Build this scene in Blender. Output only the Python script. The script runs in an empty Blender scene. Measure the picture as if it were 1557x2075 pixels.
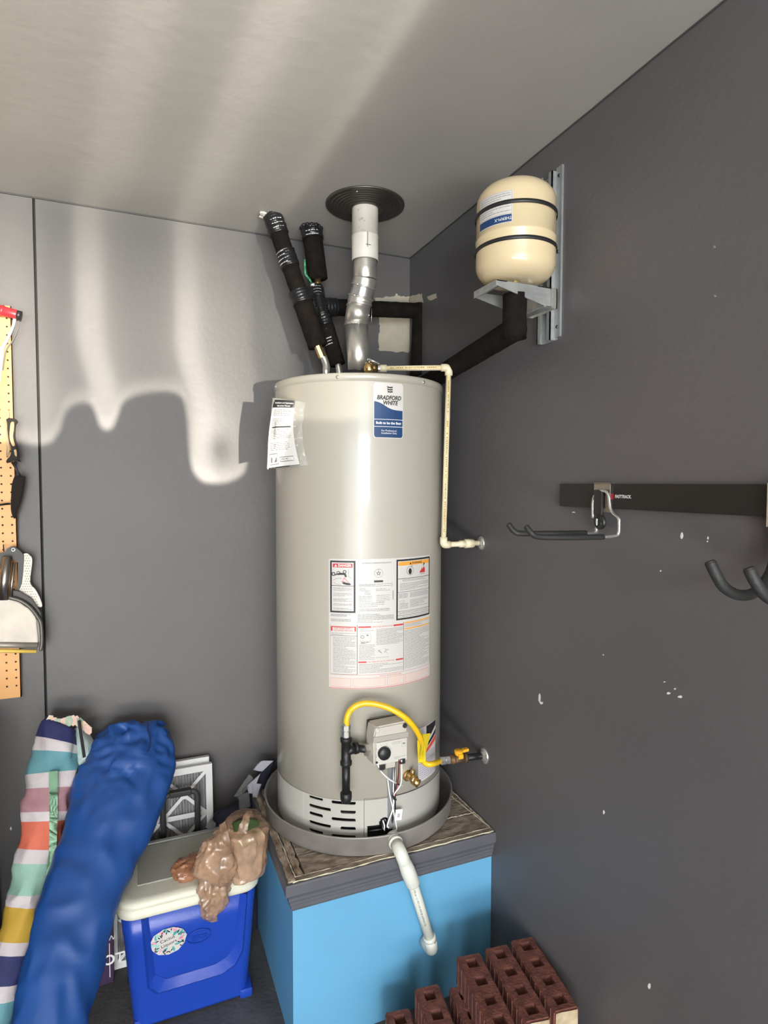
import bpy, bmesh, math, random
from mathutils import Vector, Matrix, noise
random.seed(7)
C = bpy.context.scene.collection
PI = math.pi
sc = bpy.context.scene

# ------------------------------------------------------------------ camera
F_PX, YAW, PITCH, ROLL = 1214.15, .3939, .0468, .0022
CAM = Vector((-1.0155, -2.1834, 1.572))
_F = Vector((math.sin(YAW)*math.cos(PITCH), math.cos(YAW)*math.cos(PITCH), -math.sin(PITCH)))
_R = Vector((math.cos(YAW), -math.sin(YAW), 0)); _U = _R.cross(_F)
RR = _R*math.cos(ROLL) + _U*math.sin(ROLL); UU = -_R*math.sin(ROLL) + _U*math.cos(ROLL)
cd = bpy.data.cameras.new('camera'); cam = bpy.data.objects.new('camera', cd); C.objects.link(cam)
cd.sensor_fit = 'HORIZONTAL'; cd.sensor_width = 36; cd.lens = F_PX/1557*36
cam.matrix_world = Matrix(((RR.x, UU.x, -_F.x, CAM.x), (RR.y, UU.y, -_F.y, CAM.y), (RR.z, UU.z, -_F.z, CAM.z), (0, 0, 0, 1)))
sc.camera = cam

# ------------------------------------------------------------------ world, lights, exposure
sc.view_settings.view_transform = 'Standard'; sc.view_settings.look = 'None'
sc.view_settings.gamma = 1; sc.view_settings.use_curve_mapping = False
sc.view_settings.exposure = 0.0
w = bpy.data.worlds.new('world'); sc.world = w; w.use_nodes = True
bg = w.node_tree.nodes['Background']; bg.inputs[0].default_value = (.80, .90, 1, 1); bg.inputs[1].default_value = 1.5

def area(name, loc, size, power, col, direction):
    l = bpy.data.lights.new(name, 'AREA'); l.shape = 'RECTANGLE'; l.size, l.size_y = size
    l.energy = power; l.color = col
    o = bpy.data.objects.new(name, l); C.objects.link(o); o.location = loc
    o.rotation_euler = Vector(direction).to_track_quat('-Z', 'Y').to_euler(); return o
# daylight coming in through the open garage door behind the camera
area('door_daylight', (-1.6, -5.6, 1.75), (1.3, .7), 105, (.86, .93, 1), (.12, 1, -.14))
area('door_side_light', (-3.2, -5.6, 1.3), (2.2, 1.6), 40, (.88, .94, 1), (.3, 1, 0))
area('door_bright_gap', (-1.95, -5.4, 1.2), (.10, 1.5), 34, (1, .88, .70), (.1, 1, 0))
area('driveway_bounce', (-1.9, -4.9, .12), (3.4, .8), 210, (1, .95, .87), (.1, 1, .9))

# sunlight thrown back up into the garage by the shiny car outside: a caustic pattern (light nodes)
SRC = Vector((-.36, -6.0, 1.22))
sp = bpy.data.lights.new('car_glare', 'SPOT'); sp.energy = 30000; sp.spot_size = R_ = math.radians(60); sp.spot_blend = .2
sp.shadow_soft_size = .012; sp.color = (1, .93, .80)
spo = bpy.data.objects.new('car_glare', sp); C.objects.link(spo); spo.location = SRC
spo.rotation_euler = Vector((-.06, 1, .12)).to_track_quat('-Z', 'Y').to_euler()
sp.use_nodes = True
nt = sp.node_tree; N = nt.nodes; L = nt.links
em = N['Emission']
def mnode(op, a, b=None, c=None):
    n = N.new('ShaderNodeMath'); n.operation = op
    for i, v in enumerate((a, b, c)):
        if v is None: continue
        if isinstance(v, (int, float)): n.inputs[i].default_value = v
        else: L.new(v, n.inputs[i])
    return n.outputs[0]
def curve(inp, pts, lo, hi, vlo, vhi):
    m = N.new('ShaderNodeMapRange'); m.inputs[1].default_value = lo; m.inputs[2].default_value = hi; L.new(inp, m.inputs[0])
    f = N.new('ShaderNodeFloatCurve'); c = f.mapping.curves[0]
    q = [((x-lo)/(hi-lo), (y-vlo)/(vhi-vlo)) for x, y in pts]
    c.points[0].location = q[0]; c.points[1].location = q[-1]
    for p in q[1:-1]: c.points.new(*p)
    f.mapping.update(); L.new(m.outputs[0], f.inputs[1])
    return mnode('ADD', mnode('MULTIPLY', f.outputs[0], vhi-vlo), vlo)
def smooth(v, a, b):
    m = N.new('ShaderNodeMapRange'); m.interpolation_type = 'SMOOTHSTEP'
    L.new(v, m.inputs[0]); m.inputs[1].default_value = a; m.inputs[2].default_value = b; return m.outputs[0]
geo = N.new('ShaderNodeNewGeometry'); sep = N.new('ShaderNodeSeparateXYZ'); L.new(geo.outputs['Incoming'], sep.inputs[0])
ax = mnode('ADD', mnode('MULTIPLY', mnode('DIVIDE', sep.outputs[0], sep.outputs[1]), 6.0), SRC.x)   # where the ray meets the back wall
az = mnode('ADD', mnode('MULTIPLY', mnode('DIVIDE', sep.outputs[2], sep.outputs[1]), 6.0), SRC.z)
shift = mnode('MULTIPLY', smooth(az, 2.08, 1.80), .045)
axw = mnode('SUBTRACT', ax, shift)
low = curve(ax, [(-2, 1.68), (-1.36, 1.70), (-1.29, 1.69), (-1.24, 1.73), (-1.21, 1.81), (-1.155, 1.83), (-1.125, 1.78), (-1.10, 1.745), (-1.07, 1.78), (-1.045, 1.84),
                 (-.97, 1.875), (-.89, 1.88), (-.85, 1.84), (-.84, 1.70), (-.82, 1.60), (-.76, 1.57), (-.66, 1.60), (-.635, 1.70), (-.60, 1.80), (-.50, 1.80), (-.40, 1.82), (0, 1.84)], -2, 0, 1.4, 2.0)
dz = mnode('SUBTRACT', az, low)
mask = smooth(dz, -.008, .016)
profw = curve(axw, [(-2, .18), (-1.45, .24), (-1.36, .36), (-1.28, .24), (-1.22, .17), (-1.185, .30), (-1.145, .50), (-1.105, .38), (-1.06, .20), (-.98, .15), (-.91, .19), (-.875, .38), (-.84, .50), (-.80, .38), (-.75, .27),
                  (-.70, .24), (-.64, .20), (-.60, .11), (-.52, .10), (-.47, .06), (-.40, .02), (0, .01)], -2, 0, 0, 1)
profc = curve(ax, [(-2, .40), (-1.45, .48), (-1.30, .52), (-1.20, .50), (-1.12, .68), (-1.05, .58), (-.97, .40), (-.90, .48), (-.84, .72), (-.78, .58), (-.70, .40), (-.62, .38), (-.565, .46), (-.53, .22), (-.47, .07), (-.38, .02), (0, 0)], -2, 0, 0, 1)
onceil = smooth(az, 2.40, 2.56)
prof = mnode('ADD', mnode('MULTIPLY', profw, mnode('SUBTRACT', 1, onceil)), mnode('MULTIPLY', profc, onceil))
rim = mnode('MULTIPLY', mnode('MULTIPLY', smooth(dz, .075, .005), .055), smooth(ax, -.56, -.68))
bx_ = mnode('MULTIPLY', mnode('ADD', ax, .745), 12); bz_ = mnode('MULTIPLY', mnode('ADD', az, -1.70), 6.5)
blob_ = mnode('MULTIPLY', mnode('EXPONENT', mnode('MULTIPLY', mnode('ADD', mnode('MULTIPLY', bx_, bx_), mnode('MULTIPLY', bz_, bz_)), -1)), .06)
fade = curve(az, [(1.4, .27), (1.75, .30), (1.9, .32), (2.1, .34), (2.3, .25), (2.42, .18), (2.52, .15), (2.8, .18), (3.2, .21), (4.4, .22)], 1.4, 4.4, 0, 1)
# dim hole inside the round patch
hx = mnode('MULTIPLY', mnode('ADD', ax, .735), 22); hz = mnode('MULTIPLY', mnode('ADD', az, -1.69), 16)
hole = mnode('MULTIPLY', mnode('EXPONENT', mnode('MULTIPLY', mnode('ADD', mnode('MULTIPLY', hx, hx), mnode('MULTIPLY', hz, hz)), -1)), .7)
val = mnode('MULTIPLY', mnode('MULTIPLY', mnode('ADD', mnode('MULTIPLY', prof, fade), mnode('ADD', rim, blob_)), mask), mnode('SUBTRACT', 1, hole))
L.new(mnode('MULTIPLY', val, 1), em.inputs['Strength'])

# ------------------------------------------------------------------ materials
MATS = {}
def mat(name, col, rough=.5, metal=0, var=.0, vscale=8, bump=0, bscale=60, col2=None, coat=0, spec=None, detail=4, stretch=None, thr=None, alpha=1, trans=0):
    if name in MATS: return MATS[name]
    m = bpy.data.materials.new(name); m.use_nodes = True; t = m.node_tree; p = t.nodes['Principled BSDF']
    p.inputs['Base Color'].default_value = (*col, 1); p.inputs['Roughness'].default_value = rough; p.inputs['Metallic'].default_value = metal
    p.inputs['Coat Weight'].default_value = coat; p.inputs['Coat Roughness'].default_value = .06
    if spec is not None: p.inputs['Specular IOR Level'].default_value = spec
    p.inputs['Alpha'].default_value = alpha; p.inputs['Transmission Weight'].default_value = trans
    tc = t.nodes.new('ShaderNodeTexCoord'); mp = t.nodes.new('ShaderNodeMapping'); t.links.new(tc.outputs['Object'], mp.inputs[0])
    if stretch: mp.inputs['Scale'].default_value = stretch
    if var or col2:
        n = t.nodes.new('ShaderNodeTexNoise'); n.inputs['Scale'].default_value = vscale; n.inputs['Detail'].default_value = detail
        t.links.new(mp.outputs[0], n.inputs['Vector'])
        r = t.nodes.new('ShaderNodeValToRGB'); t.links.new(n.outputs[0], r.inputs[0])
        lo, hi = thr or (.3, .7); r.color_ramp.elements[0].position = lo; r.color_ramp.elements[1].position = hi
        c2 = col2 or tuple(min(1, c*(1+var)) for c in col); c1 = col if col2 else tuple(c*(1-var) for c in col)
        r.color_ramp.elements[0].color = (*c1, 1); r.color_ramp.elements[1].color = (*c2, 1)
        t.links.new(r.outputs[0], p.inputs['Base Color'])
    if bump:
        n = t.nodes.new('ShaderNodeTexNoise'); n.inputs['Scale'].default_value = bscale; n.inputs['Detail'].default_value = 4
        t.links.new(mp.outputs[0], n.inputs['Vector'])
        b = t.nodes.new('ShaderNodeBump'); b.inputs['Strength'].default_value = bump; b.inputs['Distance'].default_value = .004
        t.links.new(n.outputs[0], b.inputs['Height']); t.links.new(b.outputs[0], p.inputs['Normal'])
    MATS[name] = m; return m

wall_m = mat('grey_wall_paint', (.112, .106, .105), .55, var=.07, vscale=2.5, bump=.25, bscale=45, detail=6)
wallr_m = mat('dark_grey_wall_paint', (.106, .101, .106), .45, var=.06, vscale=2, bump=.2, bscale=60, detail=6)
ceil_m = mat('grey_ceiling_paint', (.40, .39, .37), .6, var=.05, vscale=2.2, bump=.25, bscale=25, detail=6)
floor_m = mat('stained_concrete', (.055, .055, .055), .75, var=0, col2=(.12, .115, .11), vscale=7, bump=.5, bscale=80, detail=8)
raw_m = mat('bare_drywall_paper', (.47, .43, .34), .85, var=.08, vscale=30)
chip_m = mat('white_plaster_chip', (.75, .74, .70), .8)
gap_m = mat('black_gap', (.015, .015, .016), .7)
enamel = mat('grey_enamel', (.41, .388, .33), .32, coat=.35, var=.015, vscale=3)
enamel_l = mat('pale_grey_enamel', (.46, .45, .42), .3, coat=.3)
galv = mat('galvanised_steel', (.74, .72, .67), .30, .85, var=.15, vscale=25, bump=.08, bscale=30)
galv_d = mat('dull_galvanised_steel', (.34, .32, .305), .45, .45, var=.25, vscale=9, bump=.1, bscale=20)
strut_m = mat('zinc_strut', (.40, .42, .42), .4, .6, var=.15, vscale=30)
foam = mat('black_pipe_foam', (.012, .0095, .008), .9, bump=.9, bscale=220, var=.35, vscale=40, spec=.12)
tape = mat('black_vinyl_tape', (.012, .012, .014), .28, bump=.5, bscale=60)
brass = mat('brass', (.70, .48, .20), .24, .95, var=.2, vscale=40)
white_m = mat('white_paint', (.72, .70, .64), .5, col2=(.60, .57, .50), vscale=10, bump=.15, bscale=30)
paper = mat('white_label_paper', (.58, .565, .545), .45, coat=.12)
ink = mat('black_ink', (.02, .02, .02), .5)
inkg = mat('grey_ink', (.16, .16, .17), .5)
red = mat('red_ink', (.55, .035, .03), .45)
orange = mat('orange_ink', (.80, .36, .06), .45)
pink = mat('pink_ink', (.80, .42, .36), .5)
bluem = mat('blue_ink', (.006, .045, .14), .5)
whitei = mat('white_ink', (.85, .85, .85), .5)
blackpl = mat('black_plastic', (.018, .018, .02), .4)
rubber = mat('black_rubber_grip', (.020, .021, .021), .6, bump=.2, bscale=200)
cpvc = mat('cream_cpvc', (.74, .66, .47), .35, coat=.2)
cpvcy = mat('yellow_stripe', (.80, .56, .10), .4)
pvc = mat('white_pvc', (.68, .70, .64), .35, var=.05, vscale=10)
iron = mat('black_iron', (.028, .027, .028), .42, .5, bump=.4, bscale=90)
rusty = mat('rusty_iron', (.06, .04, .028), .6, .5, col2=(.20, .12, .06), vscale=40)
yellow = mat('yellow_coating', (.84, .52, .015), .35, coat=.2)
ytag = mat('yellow_tag', (.80, .62, .02), .4)
chrome = mat('bright_plated_steel', (.66, .66, .64), .22, .8)
tan = mat('tan_enamel', (.66, .54, .34), .24, coat=.45)
bluep = mat('sky_blue_paint', (.125, .37, .60), .5, var=.04, vscale=5, bump=.1, bscale=60)
moldm = mat('slate_grey_trim_paint', (.095, .098, .115), .5, var=.1, vscale=12, bump=.2, bscale=50)
woodm = mat('weathered_board', (.12, .09, .065), .85, col2=(.43, .36, .28), vscale=26, bump=1, bscale=110, detail=12, stretch=(1, 2.2, 2.2))
woody = mat('weathered_edge_board', (.13, .085, .055), .85, col2=(.52, .43, .33), vscale=22, bump=1, bscale=90, detail=10, stretch=(2.5, 1, 2.5))
creamp = mat('cream_paint_edge', (.66, .60, .46), .6, var=.1, vscale=30)
brickm = mat('red_brick', (.11, .036, .026), .9, col2=(.235, .085, .062), vscale=38, bump=1, bscale=150, detail=6)
brickd = mat('pale_brick_end', (.36, .27, .17), .9, col2=(.55, .46, .32), vscale=30, bump=.8, bscale=120)
coolb = mat('blue_cooler_plastic', (.012, .055, .40), .33, var=.03, vscale=4, bump=.12, bscale=120)
lidm = mat('off_white_lid_plastic', (.66, .65, .54), .42, bump=.25, bscale=250)
nylon = mat('blue_nylon', (.011, .062, .25), .42, var=.12, vscale=5)
pegm = mat('orange_pegboard', (.72, .37, .13), .5, var=.08, vscale=4)
peghole = mat('peg_hole', (.05, .02, .012), .8)

# ------------------------------------------------------------------ helpers
def ray(u, v):
    return (_F + RR*((u-778.5)/F_PX) - UU*((v-1037.5)/F_PX))
def ax_at(u, v, i, val):
    d = ray(u, v); return CAM + d*((val-CAM[i])/d[i])
def atx(u, v, x): return ax_at(u, v, 0, x)
def aty(u, v, y): return ax_at(u, v, 1, y)
def atz(u, v, z): return ax_at(u, v, 2, z)
def atp(u, v, p, n):
    p = Vector(p); n = Vector(n); d = ray(u, v); return CAM + d*((p-CAM).dot(n)/d.dot(n))

def new_bm(): return bmesh.new()
def obj(name, bm, m, parent=None, smooth=None, label=None):
    me = bpy.data.meshes.new(name)
    if smooth is not None:
        for f in bm.faces: f.smooth = True
        for e in bm.edges:
            if len(e.link_faces) == 2 and e.calc_face_angle(0) > math.radians(smooth): e.smooth = False
    bm.normal_update(); bm.to_mesh(me); bm.free()
    for q in (m if isinstance(m, (list, tuple)) else [m]): me.materials.append(q)
    o = bpy.data.objects.new(name, me); C.objects.link(o)
    if parent: o.parent = parent
    if label: o['label'] = label
    return o
def thing(name, label, cat, loc=(0, 0, 0), group=None):
    o = bpy.data.objects.new(name, None); C.objects.link(o); o.location = loc
    o.empty_display_size = .05; o['label'] = label; o['category'] = cat
    if group: o['group'] = group
    return o
def done(t):
    """children were built in world coordinates: keep them there under the placed empty"""
    inv = Matrix.Translation(t.location).inverted()
    for c in t.children:
        if c.type == 'MESH' and not c.get('_l'):
            c.data.transform(inv); c['_l'] = 1
            for g in c.children:
                if not g.get('_l'): g.data.transform(inv); g['_l'] = 1
    for c in list(t.children):
        if '_l' in c: del c['_l']
        for g in c.children:
            if '_l' in g: del g['_l']
def tag(o, label, cat, group=None):
    o['label'] = label; o['category'] = cat
    if group: o['group'] = group
    return o
def box(bm, x0, x1, y0, y1, z0, z1, M=None, bev=0, mi=0):
    vs = [bm.verts.new((x, y, z)) for x in (x0, x1) for y in (y0, y1) for z in (z0, z1)]
    if M is not None:
        for v in vs: v.co = M @ v.co
    fs = [bm.faces.new([vs[i] for i in f]) for f in ((0, 1, 3, 2), (4, 6, 7, 5), (0, 4, 5, 1), (2, 3, 7, 6), (0, 2, 6, 4), (1, 5, 7, 3))]
    for f in fs: f.material_index = mi
    if bev:
        es = list({e for f in fs for e in f.edges})
        bmesh.ops.bevel(bm, geom=es, offset=bev, segments=2, affect='EDGES', profile=.6)
    return fs
def frames(pts):
    pts = [Vector(p) for p in pts]; T = []
    for i in range(len(pts)):
        a = pts[max(i-1, 0)]; b = pts[min(i+1, len(pts)-1)]; T.append((b-a).normalized())
    n = T[0].orthogonal().normalized(); out = []
    for i, t in enumerate(T):
        n = (n - t*n.dot(t)).normalized(); out.append((pts[i], t, n, t.cross(n)))
    return out
def tube(bm, pts, r, seg=16, cap=True, mi=0):
    rs = r if isinstance(r, (list, tuple)) else [r]*len(pts); rings = []
    for (p, t, n, b), q in zip(frames(pts), rs):
        rings.append([bm.verts.new(p + (n*math.cos(2*PI*k/seg) + b*math.sin(2*PI*k/seg))*q) for k in range(seg)])
    for i in range(len(rings)-1):
        for k in range(seg):
            f = bm.faces.new((rings[i][k], rings[i][(k+1) % seg], rings[i+1][(k+1) % seg], rings[i+1][k])); f.material_index = mi
    if cap:
        for f in (rings[0][::-1], rings[-1]):
            g = bm.faces.new(f); g.material_index = mi
    return rings
def arc(pts, rad=.03, n=6):
    """round the inner corners of a polyline"""
    P = [Vector(p) for p in pts]; out = [P[0]]
    for i in range(1, len(P)-1):
        a = (P[i-1]-P[i]); b = (P[i+1]-P[i]); r = min(rad, a.length*.49, b.length*.49)
        A = P[i]+a.normalized()*r; B = P[i]+b.normalized()*r
        for k in range(n+1):
            t = k/n; out.append((1-t)**2*A + 2*t*(1-t)*P[i] + t*t*B)
    out.append(P[-1]); return out
def spline(pts, n=8):
    P = [Vector(p) for p in pts]; out = []
    for i in range(len(P)-1):
        p0 = P[max(i-1, 0)]; p1 = P[i]; p2 = P[i+1]; p3 = P[min(i+2, len(P)-1)]
        for k in range(n):
            t = k/n
            out.append(.5*((2*p1) + (p2-p0)*t + (2*p0-5*p1+4*p2-p3)*t*t + (3*p1-p0-3*p2+p3)*t**3))
    out.append(P[-1]); return out
def lathe(bm, prof, origin=(0, 0, 0), axis=(0, 0, 1), seg=48, mi=0, closed=False):
    """prof: (r, h) along the axis"""
    o = Vector(origin); a = Vector(axis).normalized(); n = a.orthogonal().normalized()
    if abs(a.z) > .99: n = Vector((1, 0, 0))
    b = a.cross(n); rings = []
    for r, h in prof:
        if r < 1e-6: rings.append([bm.verts.new(o+a*h)])
        else: rings.append([bm.verts.new(o + a*h + (n*math.cos(2*PI*k/seg)+b*math.sin(2*PI*k/seg))*r) for k in range(seg)])
    for i in range(len(rings)-1):
        A, B = rings[i], rings[i+1]
        for k in range(seg):
            k2 = (k+1) % seg
            if len(A) == 1 and len(B) == 1: continue
            if len(A) == 1: f = bm.faces.new((A[0], B[k2], B[k]))
            elif len(B) == 1: f = bm.faces.new((A[k], A[k2], B[0]))
            else: f = bm.faces.new((A[k], A[k2], B[k2], B[k]))
            f.material_index = mi
    return rings
def poly(bm, pts, thick, normal, mi=0):
    """solid from a planar outline, thickness along -normal"""
    n = Vector(normal).normalized()*thick
    a = [bm.verts.new(p) for p in pts]; b = [bm.verts.new(Vector(p)-n) for p in pts]
    k = len(a); fs = [bm.faces.new(a), bm.faces.new(b[::-1])]
    for i in range(k): fs.append(bm.faces.new((a[i], b[i], b[(i+1) % k], a[(i+1) % k])))
    for f in fs: f.material_index = mi
    bmesh.ops.recalc_face_normals(bm, faces=fs)
    return fs
def text_bm(s, size, mapf, align='CENTER', shear=0, bold=0, xs=1):
    cu = bpy.data.curves.new('t', 'FONT'); cu.body = s; cu.size = size; cu.align_x = align; cu.align_y = 'CENTER'
    cu.shear = shear; cu.offset = bold; cu.resolution_u = 3
    o = bpy.data.objects.new('t', cu); C.objects.link(o)
    dg = bpy.context.evaluated_depsgraph_get(); dg.update()
    me = bpy.data.meshes.new_from_object(o.evaluated_get(dg)); bm = bmesh.new(); bm.from_mesh(me)
    bpy.data.objects.remove(o); bpy.data.curves.remove(cu); bpy.data.meshes.remove(me)
    for v in bm.verts: v.co = mapf(v.co.x*xs, v.co.y)
    return bm
def merge(dst, src, mi=None):
    me = bpy.data.meshes.new('m'); src.to_mesh(me); src.free()
    n0 = len(dst.faces); dst.from_mesh(me); bpy.data.meshes.remove(me)
    if mi is not None:
        dst.faces.ensure_lookup_table()
        for f in dst.faces[n0:]: f.material_index = mi
def rect2(bm, mapf, x0, x1, y0, y1, mi=0, nx=1):
    """flat patch in a 2-D label space, subdivided along x so it follows a curved surface"""
    top = [bm.verts.new(mapf(x0+(x1-x0)*i/nx, y1)) for i in range(nx+1)]
    bot = [bm.verts.new(mapf(x0+(x1-x0)*i/nx, y0)) for i in range(nx+1)]
    for i in range(nx):
        f = bm.faces.new((bot[i], bot[i+1], top[i+1], top[i])); f.material_index = mi
def poly2(bm, mapf, pts, mi=0):
    f = bm.faces.new([bm.verts.new(mapf(x, y)) for x, y in pts]); f.material_index = mi
def frame2(bm, mapf, x0, x1, y0, y1, t, mi=0, nx=6):
    rect2(bm, mapf, x0, x1, y1-t, y1, mi, nx); rect2(bm, mapf, x0, x1, y0, y0+t, mi, nx)
    rect2(bm, mapf, x0, x0+t, y0+t, y1-t, mi); rect2(bm, mapf, x1-t, x1, y0+t, y1-t, mi)
def lines2(bm, mapf, x0, x1, y0, y1, n, h, mi=0, rnd=None, gap=.25, fill=.95):
    """illegible fine print: rows of short word dashes"""
    rnd = rnd or random.Random(3)
    for i in range(n):
        y = y1 - (i+.5)*(y1-y0)/n; x = x0; end = x1 - (0 if rnd.random() < fill*.7 else (x1-x0)*rnd.uniform(.1, .55))
        while x < end:
            wd = rnd.uniform(.004, .013)
            rect2(bm, mapf, x, min(x+wd, end), y-h/2, y+h/2, mi); x += wd + h*1.1
def loft(bm, secs, seg=32, cap=True, mis=None, disp=None, closed=True):
    """secs: list of (centre, half_vector_a, half_vector_b); superellipse rings"""
    rings = []
    for j, (c, a, b) in enumerate(secs):
        ring = []
        for k in range(seg):
            t = 2*PI*k/seg; co, si = math.cos(t), math.sin(t)
            p = Vector(c) + Vector(a)*(abs(co)**.85*(1 if co > 0 else -1)) + Vector(b)*(abs(si)**.85*(1 if si > 0 else -1))
            if disp: p = p + disp(p, (p-Vector(c)).normalized())
            ring.append(bm.verts.new(p))
        rings.append(ring)
    for j in range(len(rings)-1):
        for k in range(seg):
            f = bm.faces.new((rings[j][k], rings[j][(k+1) % seg], rings[j+1][(k+1) % seg], rings[j+1][k]))
            if mis: f.material_index = mis[j]
    if cap:
        f = bm.faces.new(rings[0][::-1]); f.material_index = mis[0] if mis else 0
        f = bm.faces.new(rings[-1]); f.material_index = mis[-1] if mis else 0
    bmesh.ops.recalc_face_normals(bm, faces=bm.faces[:])
    return rings
def ridged(p, s, seed=0):
    q = Vector(p)*s + Vector((seed*7.1, seed*3.3, seed))
    return 1-abs(noise.noise(q))*2
def subsecs(keys, n):
    out = []
    for i in range(len(keys)-1):
        p0 = keys[max(i-1, 0)]; p1 = keys[i]; p2 = keys[i+1]; p3 = keys[min(i+2, len(keys)-1)]
        for k in range(n):
            t = k/n
            out.append(tuple(.5*((2*Vector(b)) + (Vector(c)-Vector(a))*t + (2*Vector(a)-5*Vector(b)+4*Vector(c)-Vector(d))*t*t + (3*Vector(b)-Vector(a)-3*Vector(c)+Vector(d))*t**3)
                             for a, b, c, d in zip(p0, p1, p2, p3)))
    out.append(tuple(Vector(x) for x in keys[-1])); return out
def struct(name, bm, m, parent=None, smooth=None):
    o = obj(name, bm, m, parent, smooth)
    if not parent: o['kind'] = 'structure'
    return o

# ------------------------------------------------------------------ the room
CZ = 2.462; XL = -5.2; YF = -6.2
bm = new_bm(); box(bm, XL, .12, YF, .12, -.1, 0); struct('floor', bm, floor_m)
bm = new_bm(); box(bm, XL, .12, YF, .12, CZ, CZ+.12); ceiling = struct('ceiling', bm, ceil_m)
bm = new_bm(); box(bm, 0, .12, YF, .12, 0, CZ); wall_right = struct('wall_right', bm, wallr_m)
bm = new_bm(); box(bm, XL-.12, XL, YF, .12, 0, CZ); struct('wall_left', bm, wall_m)
# back wall: two sheets with an open black joint between them
gx0, gx1 = -1.297, -1.289
wb = bpy.data.objects.new('wall_back', None); C.objects.link(wb); wb['kind'] = 'structure'
bm = new_bm(); box(bm, gx1, 0, 0, .12, 0, CZ, bev=.0); obj('wall_panel', bm, wall_m, wb)
bm = new_bm(); box(bm, XL, gx0, 0, .12, 0, CZ); obj('wall_panel', bm, wall_m, wb)
bm = new_bm(); box(bm, gx0, gx1, .018, .12, 0, CZ); obj('joint', bm, gap_m, wb)
# thin ragged bead where ceiling meets walls
bm = new_bm()
pts = [Vector((-2.6+i*.05, -.001+random.uniform(-.0008, .0008), CZ-.002)) for i in range(53)]
tube(bm, pts, .0026, 6); tube(bm, [Vector((-.001, -i*.06, CZ-.002+random.uniform(-.0008, .0008))) for i in range(60)], .0024, 6)
o = struct('trim_1', bm, mat('caulk', (.05, .05, .05), .7))
# torn patches of bare drywall
def ragged(pts, amp, n=5, seed=1):
    rnd = random.Random(seed); out = []
    for i in range(len(pts)):
        a = Vector(pts[i]); b = Vector(pts[(i+1) % len(pts)])
        for k in range(n):
            p = a.lerp(b, k/n); out.append(p + Vector([rnd.uniform(-amp, amp) for _ in p]))
    return out
def wall_patch(pix, axis, seed, amp=.004, n=5, m=raw_m, name='bare_patch'):
    P = []
    for q in ragged([Vector((u, v, 0)) for u, v in pix], 0, n, seed): P.append(ax_at(q.x, q.y, axis, -.0006))
    rnd = random.Random(seed)
    for p in P:
        for i in range(3):
            if i != axis: p[i] += rnd.uniform(-amp, amp)
    bm = new_bm(); nrm = (0, -1, 0) if axis == 1 else (-1, 0, 0); poly(bm, P, .0006, nrm)
    return obj(name, bm, m, wb if axis == 1 else wall_right)
wall_patch([(766, 636), (838, 640), (836, 705), (828, 714), (768, 712), (767, 690), (770, 660)], 1, 2, .0035)
wall_patch([(760, 604), (799, 600), (804, 594), (812, 602), (829, 600), (829, 616), (760, 614)], 1, 3, .003)
wall_patch([(830, 600), (843, 597), (855, 595), (858, 612), (830, 616)], 0, 4, .003)
wall_patch([(866, 602), (884, 595), (886, 603), (872, 610)], 0, 5, .002, 3)
wall_patch([(527, 434), (540, 428), (552, 430), (552, 440), (540, 445), (530, 440)], 1, 6, .001, 3) if False else None
for i, (u, v, a, b) in enumerate([(1382, 1086, 3, 8), (1435, 1090, 2, 4), (1434, 1097, 1.5, 2), (1339, 1157, 2, 2), (1094, 1414, 2.5, 12), (1097, 1424, 4, 3), (1355, 1405, 4, 2.5),
                                  (1368, 1396, 3, 2), (1379, 1412, 5, 3), (1316, 1998, 3, 7), (1224, 1646, 2, 4), (1448, 500, 3, 3), (1450, 600, 3, 3), (1223, 1327, 1.5, 1.5),
                                  (1163, 1038, 4, 1.5), (1347, 1382, 2, 1.5), (886, 866, 1, 1)]):
    rnd = random.Random(i)
    pix = [(u + a*math.cos(t)*rnd.uniform(.6, 1.2), v + b*math.sin(t)*rnd.uniform(.6, 1.2)) for t in [k*PI/3.5 for k in range(7)]]
    wall_patch(pix, 0, i+20, .0002, 1, chip_m if v > 900 else mat('dull_chip', (.25, .25, .26), .7), 'paint_chip')
for i, (u, v, a, b) in enumerate([(22, 1679, 2, 4), (250, 640, 1, 1)][:1]):
    wall_patch([(u+a*math.cos(t), v+b*math.sin(t)) for t in [k*PI/3 for k in range(6)]], 1, 50, .0002, 1, chip_m, 'paint_chip')

# ------------------------------------------------------------------ pedestal
PT = .4965; PX = -.66; PY = -.651
ped = thing('pedestal', 'sky blue boxed platform with slate grey moulding under the water heater', 'pedestal', (-.33, -.33, 0))
bm = new_bm(); box(bm, PX+.024, -.001, PY+.024, PY+.040, 0, PT-.06); obj('front_panel', bm, bluep, ped)
bm = new_bm(); box(bm, PX+.024, PX+.040, PY+.040, -.001, 0, PT-.06); obj('side_panel', bm, bluep, ped)
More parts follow.
